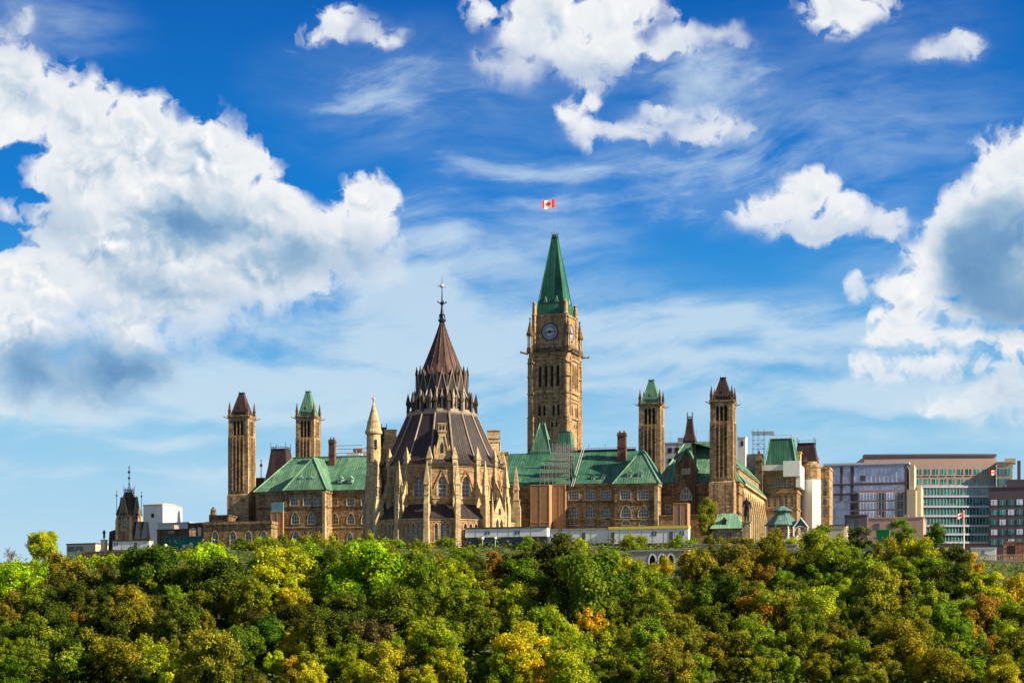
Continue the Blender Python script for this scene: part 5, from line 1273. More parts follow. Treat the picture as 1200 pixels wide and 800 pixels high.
# site trailers ------------------------------------------------------------------
def trailer(label, pxa, pxb, pyt, pyb, v, skirt, roofm, wins=(), doors=(), bodym=None, lights=()):
    ua, ub = FR.u(pxa, v), FR.u(pxb, v); h = (ub - ua) / 2; T = Thing('site_trailer', label, 'trailer', FR, (ua + ub) / 2, v, zz(FR, pyb, pxa, v), 'site trailers on the lawn'); z = T.Z(pyt)
    q = MB(); zs = z * skirt; q.box(-h, h, 0, 3.2, zs + .003 if skirt else 0, z); T.add('body', q, bodym or M_WHITE)
    if skirt: q = MB(); q.box(-h + .02, h - .02, .03, 3.1, -1, zs); T.add('skirt', q, M_NAVY)
    q = MB(); q.box(-h - .15, h + .15, -.2, 3.4, z + .003, z + (.75 if roofm is M_YELLOW else .32)); T.add('roof', q, roofm)
    for px in wins: x = T.X(px); q = MB(); q.box(x - .65, x + .65, -.06, -.003, z * .52 if not skirt else zs + (z - zs) * .3, z * .82, 0); q.box(x - .04, x + .04, -.09, -.062, z * .53, z * .81, 1); T.add('window', q, [M_GLASS, M_WHITE])
    for px in doors: x = T.X(px); q = MB(); q.box(x - .5, x + .5, -.06, -.003, .1, z * .8, 0); T.add('door', q, plain('dark_door_%d' % int(px), (.12, .09, .08), .5))
    for px in lights: x = T.X(px); q = MB(); q.bar((x, -.5, -1), (x, -.5, zs * .75), .06); q.ball((x, -.5, zs * .8), .42); T.add('lamp_globe', q, M_FWHITE)
    q = MB()
    for i in range(1, int(2 * h / 3)): x = -h + i * 3; q.box(x - .04, x + .04, -.03, -.001, (zs if skirt else 0) + .05, z - .02)
    q.box(-h + .05, h - .05, -.035, -.0015, z - .1, z - .03)
    T.add('panel_seam', q, M_GREY)
    return T
trailer('white trailer with dark blue skirt below the library buttresses', 545, 641, 618.5, 637, -25, .42, M_DARKST, (571, 606), (), None, (566, 581))
trailer('plain white trailer with grey seams, between the blue skirted and the yellow topped trailers', 642, 713, 620.5, 637, -9, 0, M_CONC, (), (684,))
trailer('long white trailer with yellow roof edge and two small windows', 713.5, 806.5, 619.5, 637, -10, 0, M_YELLOW, (766.5, 799), (786.5, 718), None)
trailer('small white trailer in front of the dark gothic pavilion', 132, 175, 633.5, 644, 20, 0, M_DARKST, (136,), (159,))
# arched retaining wall on the bank
FA = Frame(0, 532, 14.0)
ua, ub = FA.u(738, 0), FA.u(806, 0); h = (ub - ua) / 2
T = Thing('arched_wall', 'stone retaining wall with three white trimmed pointed arches on the bank', 'wall', FA, (ua + ub) / 2, 0, 30)
z = T.Z(645.5); q = MB(); ops = [(T.X(px) + h, T.Z(667), 1.55, T.Z(649.5) - T.Z(667), 'p') for px in (764.5, 775.5, 786)]
wall(q, (-h, 0), (h, 0), 0, z, ops, 0, 1, 1.2); q.poly([(h, 0, 0), (h, 6, 0), (h, 6, z), (h, 0, z)]); q.poly([(-h, 6, 0), (-h, 0, 0), (-h, 0, z), (-h, 6, z)]); q.poly([(-h, 0, z), (h, 0, z), (h, 6, z), (-h, 6, z)])
wo = T.add('wall', q, [M_CONC, M_WRAP])
for op in ops: window(T, (-h, 0), (h, 0), op, [M_WHITE, M_LOUV, M_WHITE], 1, 2, 1.1, .0, wo, 'arch_opening', False, .32)
q = MB(); q.box(-h - .1, h + .1, -.2, 6.1, z + .003, z + .35); T.add('coping', q, M_CONC)

# ------------------------------------------------------------------ modern offices on the right
MF = Frame(150, 700, 14.0)
def office(label, pxa, pxb, pyt, v, depth, gz=28, m=M_GREY, fr=MF):
    ua, ub = fr.u(pxa, v), fr.u(pxb, v); T = Thing('office_building', label, 'building', fr, (ua + ub) / 2, v, gz); h = (ub - ua) / 2; return T, h
M_BGLASS = glassy('blue_grey_glass', (0.66, 0.70, 0.90), .15, .25, .6)
M_TGLASS = glassy('teal_glass', (0.03, 0.20, 0.185), .10, .7, .7, (.25, .25, .3))
M_TAN = plain('pinkish_concrete', (0.38, 0.265, 0.225), .8, var=.12); M_TANL = plain('cream_concrete', (0.50, 0.41, 0.29), .8, var=.15)
M_MAUVE = plain('mauve_cladding', (0.10, 0.075, 0.10), .6, var=.15); M_LILAC = plain('lilac_cladding', (0.55, 0.54, 0.66), .6, var=.15)
M_SALMON = plain('salmon_panel', (0.46, 0.30, 0.24), .7, var=.15)
# blue grey glass office
T, h = office('blue grey glass office with recessed dark frames and cream end wall', 967, 1063, 545, 0, 18, 30)
Z = T.Z; X = T.X; zt = Z(544.5)
q = MB(); q.box(-h, h, 0, 22, 0, zt); q.box(-h - .6, h + .8, -.9, 22.5, zt + .003, zt + .7); T.add('frame', q, M_LILAC)
def pane(pxa, pxb, pya, pyb, m, nv=6, nh=1, name='window', d=.05):
    x0, x1, z0, z1 = X(pxa), X(pxb), Z(pyb), Z(pya); q = MB(); q.box(x0, x1, -d - .1, -.004, z0, z1, 0)
    for i in range(nv + 1): x = x0 + (x1 - x0) * i / nv; q.box(x - .08, x + .08, -d - .24, -d - .102, z0, z1, 1)
    for j in range(nh + 1): zq = z0 + (z1 - z0) * j / nh; q.box(x0, x1, -d - .2, -d - .101, zq - .1, zq + .1, 1)
    return T.add(name, q, [m, M_LILAC])
pane(970, 984.5, 548, 567, M_BGLASS, 4, 2); pane(970, 984.5, 569, 577, M_BGLASS, 4); pane(988, 996.5, 548, 577, M_BGLASS, 3, 3); pane(1001, 1060, 548, 565, M_BGLASS, 12); pane(1000, 1061, 568.5, 574.5, M_BGLASS, 10)
pane(970, 995, 580, 587, M_BGLASS, 6); pane(969, 996, 588, 615, M_BGLASS, 8, 3)
q = MB()
for pa, pb, ya, yb in ((984.7, 987.6, 546, 586), (996.8, 1000.3, 546, 578), (966.5, 969, 545, 615), (1060.3, 1063, 546, 576), (1008, 1014, 557, 563)): q.box(X(pa), X(pb), -.45, -.003, Z(yb), Z(ya))
q.box(-h - .3, h + .3, -.6, -.003, Z(567.8), Z(566.2)); q.box(-h, h, -.5, -.004, Z(579), Z(577.5)); T.add('dark_frame', q, M_MAUVE)
q = MB(); q.box(X(1006), X(1061), -1.2, -.46, 0, Z(576)); lo = T.add('salmon_bay', q, M_SALMON)
def bpane(pxa, pxb, pya, pyb, m, nv=2, nh=1):
    q = MB(); x0, x1, z0, z1 = X(pxa), X(pxb), Z(pyb), Z(pya); q.box(x0, x1, -1.3, -1.203, z0, z1)
    for i in range(nv + 1): x = x0 + (x1 - x0) * i / nv; q.box(x - .06, x + .06, -1.4, -1.302, z0, z1, 1)
    T.add('window', q, [m, M_LILAC], lo)
for r_ in range(3):
    ya, yb = 578 + 10.5 * r_, 586.5 + 10.5 * r_
    bpane(1008, 1027, ya, yb, M_BGLASS, 5); bpane(1039, 1049, ya, yb, M_BGLASS, 3); bpane(1029.5, 1037, ya, yb, M_GLASS, 2); bpane(1051.5, 1059, ya, yb, M_GLASS, 2)
    q = MB(); q.box(X(997), X(1004.5), -.35, -.003, Z(yb), Z(ya)); T.add('window', q, M_GLASS)
q = MB(); q.box(h + .003, h + 3.0, -2.0, 22, 0, Z(575)); q.box(h + .82, h + 2.4, -.5, 14, Z(575) + .003, Z(545)); q.box(h + 3.003, h + 4.4, 6, 22, 0, Z(568)); T.add('cream_end_wall', q, M_TANL)
# large curved tan office with teal glass
T, h = office('large pinkish office with curved roof edge and bands of teal glass', 1013, 1168, 540, 0, 30, 24, M_GREY, Frame(0, 765, 1.5))
Z = lambda py, x=0: T.Z(py, x, 0); X = T.X; zt = Z(534.4)
def yc(x): return 0.7 * (x / h) ** 2        # gentle bow
N = 28; q = MB()
def bow(mb, xa, xb, za, zb_, off, m, thick=.5, n=None):
    n = n or max(1, int(N * (xb - xa) / (2 * h)) + 1)
    for i in range(n):
        x0, x1 = xa + (xb - xa) * i / n, xa + (xb - xa) * (i + 1) / n
        a = [(x0, yc(x0) - off, za), (x1, yc(x1) - off, za), (x1, yc(x1) - off, zb_), (x0, yc(x0) - off, zb_)]; mb.slab(a, (0, thick, 0), m)
def top(x): return zt + (Z(534.35) - zt) * (1 - (x / h - .35) ** 2)
for i in range(N):
    x0, x1 = -h + 2 * h * i / N, -h + 2 * h * (i + 1) / N
    q.poly([(x0, yc(x0), 0), (x1, yc(x1), 0), (x1, yc(x1), top(x1)), (x0, yc(x0), top(x0))]); q.poly([(x0, yc(x0), top(x0)), (x1, yc(x1), top(x1)), (x1, 30, top(x1)), (x0, 30, top(x0))])
q.poly([(h, yc(h), 0), (h, 30, 0), (h, 30, top(h)), (h, yc(h), top(h))]); q.poly([(-h, 30, 0), (-h, yc(h), 0), (-h, yc(h), top(-h)), (-h, 30, top(-h))])
wo = T.add('wall', q, M_TAN)
q = MB()
for i in range(N): x0, x1 = -h + 2 * h * i / N, -h + 2 * h * (i + 1) / N; q.slab([(x0, yc(x0) - .5, top(x0) + .004), (x1, yc(x1) - .5, top(x1) + .004), (x1, yc(x1) + 4, top(x1) + .004), (x0, yc(x0) + 4, top(x0) + .004)], (0, 0, .8))
T.add('roof_edge', q, M_MAUVE)
for px in [1018 + 9.75 * i for i in range(16)]:
    for py, hh in ((549.5, 7), (561, 7)):
        x0, x1 = X(px - 3.4), X(px + 3.4); q = MB(); bow(q, x0, x1, Z(py + hh), Z(py), .06, 0, .05, 1); xm = (x0 + x1) / 2; q.box(xm - .07, xm + .07, yc(xm) - .18, yc(xm) - .062, Z(py + hh), Z(py), 1)
        q.box(x0 - .1, x1 + .1, yc(xm) - .3, yc(xm) - .065, Z(py + hh) - .25, Z(py + hh), 2); T.add('window', q, [M_TGLASS, M_FRAME, M_TANL], wo)
for j, (ya, yb) in enumerate(((572.5, 580), (583, 592), (595, 603), (606, 614.5), (617, 624.5), (627, 634))):
    q = MB(); xa, xb = X(1078), X(1163 - (0, 0, 0, 0, 2, 3)[j]); bow(q, xa, xb, Z(yb), Z(ya), .3, 0, .25)
    for i in range(23): x = xa + (xb - xa) * i / 22; q.box(x - .07, x + .07, yc(x) - .45, yc(x) - .31, Z(yb), Z(ya), 1)
    T.add('glass_band', q, [M_TGLASS, M_FRAME], wo)
    q = MB(); bow(q, X(1076), X(1165), Z(yb + 2.6), Z(yb + .3), .75, 0, .6); T.add('spandrel', q, M_LILAC, wo)
q = MB(); bow(q, X(1076), X(1166), Z(571.5), Z(569), .6, 0, .5); T.add('spandrel', q, M_LILAC, wo)
# right extension, end wall catches the sun
T, h = office('tan office wing right of the curved office, its end wall bright in sun', 1167.5, 1186, 544, 62, 30, 24)
q = MB(); q.box(-h, h, 0, 24, 0, T.Z(542)); q.box(-h - .2, h + .3, -.3, 24.3, T.Z(542) + .003, T.Z(540.5)); T.add('wall', q, M_TANL)
for px in (1171.5, 1180.5):
    for py in (549, 560.5): q = MB(); q.box(T.X(px - 3.4), T.X(px + 3.4), -.1, -.004, T.Z(py + 7), T.Z(py)); q.box(T.X(px) - .07, T.X(px) + .07, -.18, -.102, T.Z(py + 7), T.Z(py), 1); T.add('window', q, [M_TGLASS, M_FRAME])
for k in range(5):
    for py in (549, 560.5): q = MB(); q.box(h + .004, h + .1, 2 + 4.4 * k, 4.4 + 4.4 * k, T.Z(py + 7), T.Z(py)); T.add('window', q, M_TGLASS)
q = MB(); x = T.X(1177); q.box(x, x + 4, 6, 12, T.Z(540.5), T.Z(535)); T.add('rooftop_plant', q, M_TANL)
q = MB(); q.box(T.X(1192), T.X(1196), 6, 10, T.Z(560), T.Z(538)); T.add('rooftop_vent', q, M_MAUVE)
# dark mauve office
T, h = office('dark mauve office with four rows of square pale windows at the right edge', 1159, 1212, 570, 20, 20, 26)
q = MB(); q.box(-h, h, 0, 22, 0, T.Z(571)); q.box(T.X(1180), h, 2, 20, T.Z(571) + .003, T.Z(561)); q.box(-h - .15, h, -.2, 22, T.Z(571) + .006, T.Z(569.8)); wo = T.add('wall', q, M_MAUVE)
for r_ in range(5):
    for k in range(5):
        px = 1165 + 10 * k; py = 585 + 11.6 * r_; q = MB(); x0, x1 = T.X(px - 3.6), T.X(px + 3.6); q.box(x0, x1, -.1, -.004, T.Z(py + 6.5), T.Z(py)); q.box((x0 + x1) / 2 - .06, (x0 + x1) / 2 + .06, -.16, -.102, T.Z(py + 6.5), T.Z(py), 1)
        T.add('window', q, [M_TGLASS if (r_ + k) % 3 else M_BGLASS, M_FRAME], wo)
# low blocks in front
LF = Frame(100, 610, 14.0)
def low_block(name, label, cat, pxa, pxb, pyt, v, d, m, gz=30, fr=LF, edge=None):
    ua, ub = fr.u(pxa, v), fr.u(pxb, v); T = Thing(name, label, cat, fr, (ua + ub) / 2, v, gz); h = (ub - ua) / 2; z = T.Z(pyt)
    q = MB(); q.box(-h, h, 0, d, 0, z); T.add('wall', q, m); q = MB(); q.box(-h - .15, h + .15, -.15, d + .15, z + .003, z + .35); T.add('roof_edge', q, edge or m); return T, h, z
T, h, z = low_block('low_building', 'low salmon coloured block in front of the blue grey glass office', 'building', 1014, 1082, 607, 20, 18, M_SALMON)
for k in (-.6, -.1, .4): q = MB(); q.box(k * h - .8, k * h + .8, -.08, -.004, z - 3.2, z - 1.6); T.add('window', q, M_GLASS)
q = MB()
for k in (-.7, -.2, .3): q.box(k * h, k * h + 1.4, 5, 7, z + .35, z + 1.5)
T.add('rooftop_unit', q, M_GREY)
T, h, z = low_block('low_building', 'dark flat roofed box left of the salmon block', 'building', 990, 1016, 604, 14, 10, M_MAUVE)
q = MB(); q.box(-h * .8, h * .2, -.08, -.004, z - 3.6, z - 1.0); T.add('window', q, M_GLASS)
T, h, z = low_block('low_building', 'low cream flat roofed pavilion right of the white sheeting', 'building', 958, 992, 616, 6, 10, M_CREAM, 30, LF, M_MAUVE)
q = MB(); q.box(-h * .7, h * .5, -.08, -.004, z - 2.4, z - 1.0); T.add('window', q, M_GLASS)
T, h, z = low_block('shipping_container', 'bright green container behind the crest trees', 'container', 1027, 1042, 621.5, -6, 3, plain('green_container', (0.01, .22, .05), .5), 33)
q = MB()
for i in range(9): q.box(-h + i * h / 4 - .05, -h + i * h / 4 + .05, -.06, -.002, .2, z - .2)
T.add('rib', q, MATS['green_container'])
T, h, z = low_block('stone_block', 'rough reddish stone building at the right edge above the terrace', 'building', 1176, 1215, 635, -2, 12, M_PINK, 28)
q = MB(); q.box(-h * .8, -h * .3, -.08, -.004, z - 4, z - 1); T.add('window', q, M_LOUV)
T, h, z = low_block('low_building', 'small white shed below the flagpole', 'building', 1138, 1167, 642.5, -8, 6, M_WHITE, 28, LF, M_LILAC)
q = MB(); q.box(-h * .2, h * .1, -.08, -.004, z - 2, z - .5); T.add('door', q, M_GREY)
T, h = lowwall('long pale terrace wall at the far right', 1136, 656, 1212, 659, 1, 8, -22, M_CREAM, LF)
T, h = lowwall('lower pale terrace wall at the far right, partly behind yellow trees', 1160, 668.5, 1212, 667, 1, 9, -40, M_CREAM, LF)
ua, ub = LF.u(1138, -16), LF.u(1212, -16); T = Thing('terrace_railing', 'row of thin reddish railing posts along the terrace at the far right', 'railing', LF, (ua + ub) / 2, -16, LF.z(659, ua, -16)); h = (ub - ua) / 2
q = MB(); n = 30
for i in range(n): x = -h + 2 * h * i / (n - 1); q.bar((x, 0, 0), (x, 0, T.Z(649.5)), .1, 5)
q.bar((-h, 0, T.Z(650)), (h, 0, T.Z(650)), .1, 5); T.add('bars', q, M_SALMON)
# flag poles
def pole(label, px, pyt, pyb, v, fr, r_=.11):
    T = Thing('flagpole', label, 'flagpole', fr, fr.u(px, v), v, zz(fr, pyb, px, v)); z = T.Z(pyt); q = MB(); q.bar((0, 0, 0), (0, 0, z), r_, 8, 0, r_ * .6); q.ball((0, 0, z + .12), .2); T.add('shaft', q, M_WHITE)
    q = MB(); q.ring([(0, .35), (.4, .3)], 10); T.add('base_plate', q, M_CONC); return T
T = pole('white flagpole before the teal glass office', 1129.5, 599, 655, -10, LF, .2); X_, Y_ = LF.world(T.u0, T.v0)
flag('red and white flag drooping from the white flagpole', X_ - .15, Y_, T.z0 + T.Z(603.5), 8.5 * Y_ / F, 6 * Y_ / F, -.98, -.2, .3, 1.2, .4)
T = pole('thin pole on the roof of the dark mauve office', 1167.5, 546, 572, 24, MF, .08); X_, Y_ = MF.world(T.u0, T.v0)
flag('red and white flag in front of the curved office roof', X_ - .1, Y_, T.z0 + T.Z(553), 7.5 * Y_ / F, 5.5 * Y_ / F, -.98, -.2, .3, 2.2, .3)

# ------------------------------------------------------------------ far left: gothic pavilion, statue, sheds
GF = Frame((155 - 600) / F * 640, 640, 24.0)
u0, s = GF.side(137, 168, 0); s = s * .92; h = s / 2
T = Thing('gothic_pavilion', 'small gothic stone pavilion with steep dark roof, gable and iron cresting', 'pavilion', GF, u0 + h, h, 36)
Z = lambda py: T.Z(py, 0, -h)
ze, zt = Z(603), Z(577); w = MB(); op = (h, Z(620), h * .62, Z(603.5) - Z(620), 'p')
P4 = [(-h, -h), (h, -h), (h, h), (-h, h)]
for i in range(4): wall(w, P4[i], P4[(i + 1) % 4], 0, ze, [op], 0, 1, .4)
wo = T.add('wall', w, [M_STONE, M_PALE])
for i in range(2): window(T, P4[i], P4[i + 1], op, WM, 2, 3, .33, .12, wo, surround=.25)
for i in range(4):
    q = MB(); q.box(-h - .35, -h + .6, -h - .35, -h + .6, 0, ze - 2); q.frus(-h - .35, -h + .6, -h - .35, -h + .6, ze - 2 + .003, -h - .05, -h + .4, -h - .05, -h + .4, ze); q.rotz(i * math.pi / 2); T.add('buttress', q, M_PALE, wo)
q = MB(); q.ring([(ze + .003, h * 1.1), (ze + .4, h * 1.1), (zt, h * .40), (zt + .3, h * .46)], 4, 0, 0, 0, 0, sq=True); M_PSLATE = seamed('brown_grey_slate', (.04, .032, .028), (.085, .065, .052), (.15, .115, .09), pitch=.6); ro = T.add('roof', q, M_PSLATE)
for i in range(4):
    q = MB(); q.slab([(-h * .62, -h * 1.06, ze - .6), (h * .62, -h * 1.06, ze - .6), (0, -h * 1.06, Z(582))], (0, .3, 0), 2); q.slab([(-h * .66, -h * 1.03, ze - .6), (h * .66, -h * 1.03, ze - .6), (0, -h * 1.03, Z(581.5))], (0, h * .8, 0), 0)
    for sg in (-1, 1): q.bar((sg * h * .66, -h * 1.08, ze - .8), (0, -h * 1.08, Z(581)), .24, 5, 1)
    q.rotz(i * math.pi / 2); T.add('gable', q, [M_PSLATE, M_RIB, M_STONE], ro)
q = MB(); d = h * .43
for i in range(4):
    n0 = len(q.v); q.bar((-d, -d, zt), (-d, -d, Z(568)), .1, 4); q.bar((-d, -d, zt + .9), (d, -d, zt + .9), .07, 4)
    for k in range(1, 5): q.bar((-d + 2 * d * k / 5, -d, zt), (-d + 2 * d * k / 5, -d, zt + 1.6), .06, 4)
    q.bar((-h * 1.02, -h * 1.02, ze + .3), (-h * 1.02, -h * 1.02, Z(574)), .1, 4); q.ball((-h * 1.02, -h * 1.02, Z(580)), .3)
    q.rotz(i * math.pi / 2, n0)
q.bar((0, 0, zt), (0, 0, Z(545)), .12, 6)
for py, r_ in ((546, .25), (552, .45), (559, .42), (566, .3)): q.ball((0, 0, Z(py)), r_)
T.add('iron_cresting', q, M_DARK, ro)
q = MB(); q.slab([(-h - 4.2, -h + .5, 0), (-h - .4, -h + .5, 0), (-h - .4, -h + .5, Z(619)), (-h - 3.2, -h + .5, Z(622))], (0, 5, 0)); T.add('side_wing', q, M_SLATE)
q = MB(); q.frus(h + .4, h + 5.5, -h, h, 0, h + .4, h + 3.2, -h * .5, h * .5, Z(611)); T.add('side_roof', q, M_SLATE)
for k in (1.6, 4.2): q = MB(); q.frus(h + k, h + k + 2.2, -h - .8, -h + 1, Z(632), h + k + .6, h + k + 1.4, -h - .2, -h + 1, Z(612)); T.add('sloping_buttress', q, M_RIB)
statue('slim bronze statue on a pale pedestal left of the gothic pavilion', 122, 619.5, 632, 645, -2, .75, M_CREAM, 2, GF)
T, h, z = low_block('plant_room', 'white box shaped plant room with tiny window behind the gothic pavilion', 'building', 168, 190, 592, 60, 12, M_WRAP, 34, GF, M_CONC)
q = MB(); q.box(-.6, .5, -.08, -.004, z - 4.2, z - 2.8); T.add('window', q, M_DARK)
q = MB(); q.frus(-h, h, .3, 11.7, z + .36, -h * .2, h - 1, 3, 9, z + 1.0); T.add('roof', q, M_CONC)
q = MB(); q.box(h + .003, h + .3, 0, 12, 0, z - .2); T.add('end_wall', q, M_WHITE)
T, h, z = low_block('low_building', 'low pale grey flat block between the white plant room and the stone range', 'building', 185, 222, 613, 50, 10, plain('pale_grey_cladding', (.5, .5, .55), .7), 34, GF)
q = MB(); q.box(-h * .8, h * .9, -.08, -.004, z - 3.6, z - 2.2); T.add('window_strip', q, M_GLASS)
T, h, z = low_block('low_building', 'dark stone low building with chimney stub left of the stone range', 'building', 220, 240, 613.5, 26, 12, M_DARKST, 34, GF)
for k in (-.5, .2): q = MB(); q.box(k * h, k * h + 1.2, -.08, -.004, z - 4, z - 1.2); T.add('window', q, M_FRAME)
T, h, z = low_block('low_building', 'low dark slate roofed shed behind the green hoarding', 'building', 184, 222, 621, 22, 8, M_DARKST, 34, GF, M_SLATE)
q = MB(); q.frus(-h * .3, h * .1, -.3, 3, z - 1, -h * .2, 0, .6, 3, z + 1.8); T.add('dormer', q, M_RIB)
T, h, z = low_block('hoarding', 'teal green hoarding right of the gothic pavilion', 'hoarding', 190, 241, 629.5, 12, .3, plain('teal_sheet', (.02, .20, .15), .6), 34, GF)
q = MB()
for i in range(10): x = -h + 2 * h * i / 9; q.box(x - .06, x + .06, -.1, -.003, 0, z)
T.add('post', q, MATS['teal_sheet'])
T, h, z = low_block('low_building', 'low cream shed with dark glass front left of the bronze statue', 'building', 78, 112, 637.5, 6, 8, M_CREAM, 34, GF, M_DARKST)
q = MB(); q.box(-h * .92, h * .15, -.08, -.004, z - 2.2, z - .6, 0); q.box(-h * .4, -h * .36, -.14, -.082, z - 2.2, z - .6, 1); T.add('window', q, [M_GLASS, M_FRAME])
lowwall('long brown garden wall on the crest below the gothic pavilion', 94, 647, 240, 643, .7, 4, -6, M_PINK, GF)
# round white lamps along the left wall
for i, (px, py) in enumerate(((194, 639), (216, 640), (224, 637.5))):
    T = Thing('globe_lamp', ['white globe lamp left of the other two along the brown wall', 'white globe lamp in the middle of the three along the brown wall', 'white globe lamp right of the other two along the brown wall'][i], 'lamp', GF, GF.u(px, -8), -8, zz(GF, 648, px, -8), 'globe lamps on the crest')
    q = MB(); q.bar((0, 0, 0), (0, 0, T.Z(py) - .4), .09, 6); T.add('post', q, M_DARK); q = MB(); q.ball((0, 0, T.Z(py)), .55, 0, 10, 6); T.add('globe', q, M_FWHITE)
for i, (px, py, lab) in enumerate(((328.5, 629, 'white globe lamp before the left wing, left of the small plinth statue'), (411.5, 627.5, 'white globe lamp at the left foot of the library'), (495.5, 625, 'white globe lamp before the library front pier'))):
    T = Thing('globe_lamp', lab, 'lamp', FR, FR.u(px, -4), -4, zz(FR, 645, px, -4), 'globe lamps on the crest')
    q = MB(); q.bar((0, 0, 0), (0, 0, T.Z(py) - .4), .09, 6); T.add('post', q, M_DARK); q = MB(); q.ball((0, 0, T.Z(py)), .42, 0, 10, 6); T.add('globe', q, M_FWHITE)
# dark figure group on the stone range roof edge
T = Thing('roof_ornament', 'dark stone finial block on the low range at far left', 'ornament', CB, CB.u(250, -6), -6, zz(CB, 612, 250, -6))
q = MB(); q.box(-1.0, 1.0, -1, 1, -1, T.Z(603)); q.ring([(T.Z(603), .9), (T.Z(597), .8), (T.Z(593.5), .15)], 6, .3); T.add('block', q, M_DARKST)

# ------------------------------------------------------------------ trees
import numpy as np
M_LEAF = bpy.data.materials.new('foliage'); M_LEAF.use_nodes = True; M_LEAF.node_tree.nodes.clear()
n = NT(M_LEAF.node_tree)
o_ = n.node('ShaderNodeOutputMaterial'); df = n.node('ShaderNodeBsdfPrincipled'); tr = n.node('ShaderNodeBsdfTranslucent'); mx = n.node('ShaderNodeMixShader')
oi = n.node('ShaderNodeObjectInfo'); ge = n.node('ShaderNodeNewGeometry'); tc_ = n.node('ShaderNodeTexCoord')
rnd = ge.outputs['Random Per Island']
pat = n.noise(n.v('ADD', tc_.outputs['Object'], n.v('SCALE', (37.0, 19.0, 11.0), None)), 1.9, 3, 0.55)
pat.node.inputs['Vector'].links[0].from_node.inputs[1].links[0].from_node.inputs['Scale'].default_value = 1.0
n.links.new(oi.outputs['Random'], pat.node.inputs['Vector'].links[0].from_node.inputs[1].links[0].from_node.inputs['Scale'])
hsv = n.node('ShaderNodeHueSaturation')
n.links.new(oi.outputs['Color'], hsv.inputs['Color'])
n.links.new(n.m('ADD', n.m('MULTIPLY_ADD', rnd, 0.04, 0.482), n.ramp(pat, 0.30, 0.66, 0.022, -0.026)), hsv.inputs['Hue'])
n.links.new(n.m('MULTIPLY', n.m('MULTIPLY_ADD', rnd, 0.9, 0.55), n.ramp(pat, 0.3, 0.7, 0.55, 1.5)), hsv.inputs['Value'])
hsv.inputs['Saturation'].default_value = 1.0
n.links.new(hsv.outputs[0], df.inputs['Base Color']); n.links.new(hsv.outputs[0], tr.inputs['Color'])
df.inputs['Roughness'].default_value = 0.65; df.inputs['Specular IOR Level'].default_value = 0.12
mx.inputs[0].default_value = 0.44
n.links.new(df.outputs[0], mx.inputs[1]); n.links.new(tr.outputs[0], mx.inputs[2]); n.links.new(mx.outputs[0], o_.inputs[0])
M_BARK = plain('bark', (0.06, 0.045, 0.035), 0.9)
M_TWIG = plain('grey_twigs', (0.16, 0.12, 0.10), 0.9)

def leaf_mesh(name, pos, nrm, size, seed):
    """one diamond leaf clump per point"""
    g = np.random.default_rng(seed); N = len(pos)
    nrm = nrm / np.linalg.norm(nrm, axis=1, keepdims=True)
    up = np.where(np.abs(nrm[:, 2:3]) < .9, np.array([[0, 0, 1.0]]), np.array([[1.0, 0, 0]]))
    s = np.cross(nrm, up); s /= np.linalg.norm(s, axis=1, keepdims=True); t = np.cross(nrm, s)
    a = g.uniform(0, 2 * np.pi, N)[:, None]; u = s * np.cos(a) + t * np.sin(a); v = -s * np.sin(a) + t * np.cos(a)
    sz = size[:, None]; asp = g.uniform(.5, .9, N)[:, None]
    V = np.empty((N, 4, 3)); V[:, 0] = pos - u * sz; V[:, 1] = pos - v * sz * asp + u * sz * .15; V[:, 2] = pos + u * sz; V[:, 3] = pos + v * sz * asp + u * sz * .1
    me = bpy.data.meshes.new(name); me.vertices.add(4 * N); me.vertices.foreach_set('co', V.reshape(-1).astype(np.float32))
    me.loops.add(4 * N); me.loops.foreach_set('vertex_index', np.arange(4 * N, dtype=np.int32))
    me.polygons.add(N); me.polygons.foreach_set('loop_start', np.arange(0, 4 * N, 4, dtype=np.int32)); me.polygons.foreach_set('loop_total', np.full(N, 4, np.int32))
    me.update(); me.validate(); me.materials.append(M_LEAF); return me

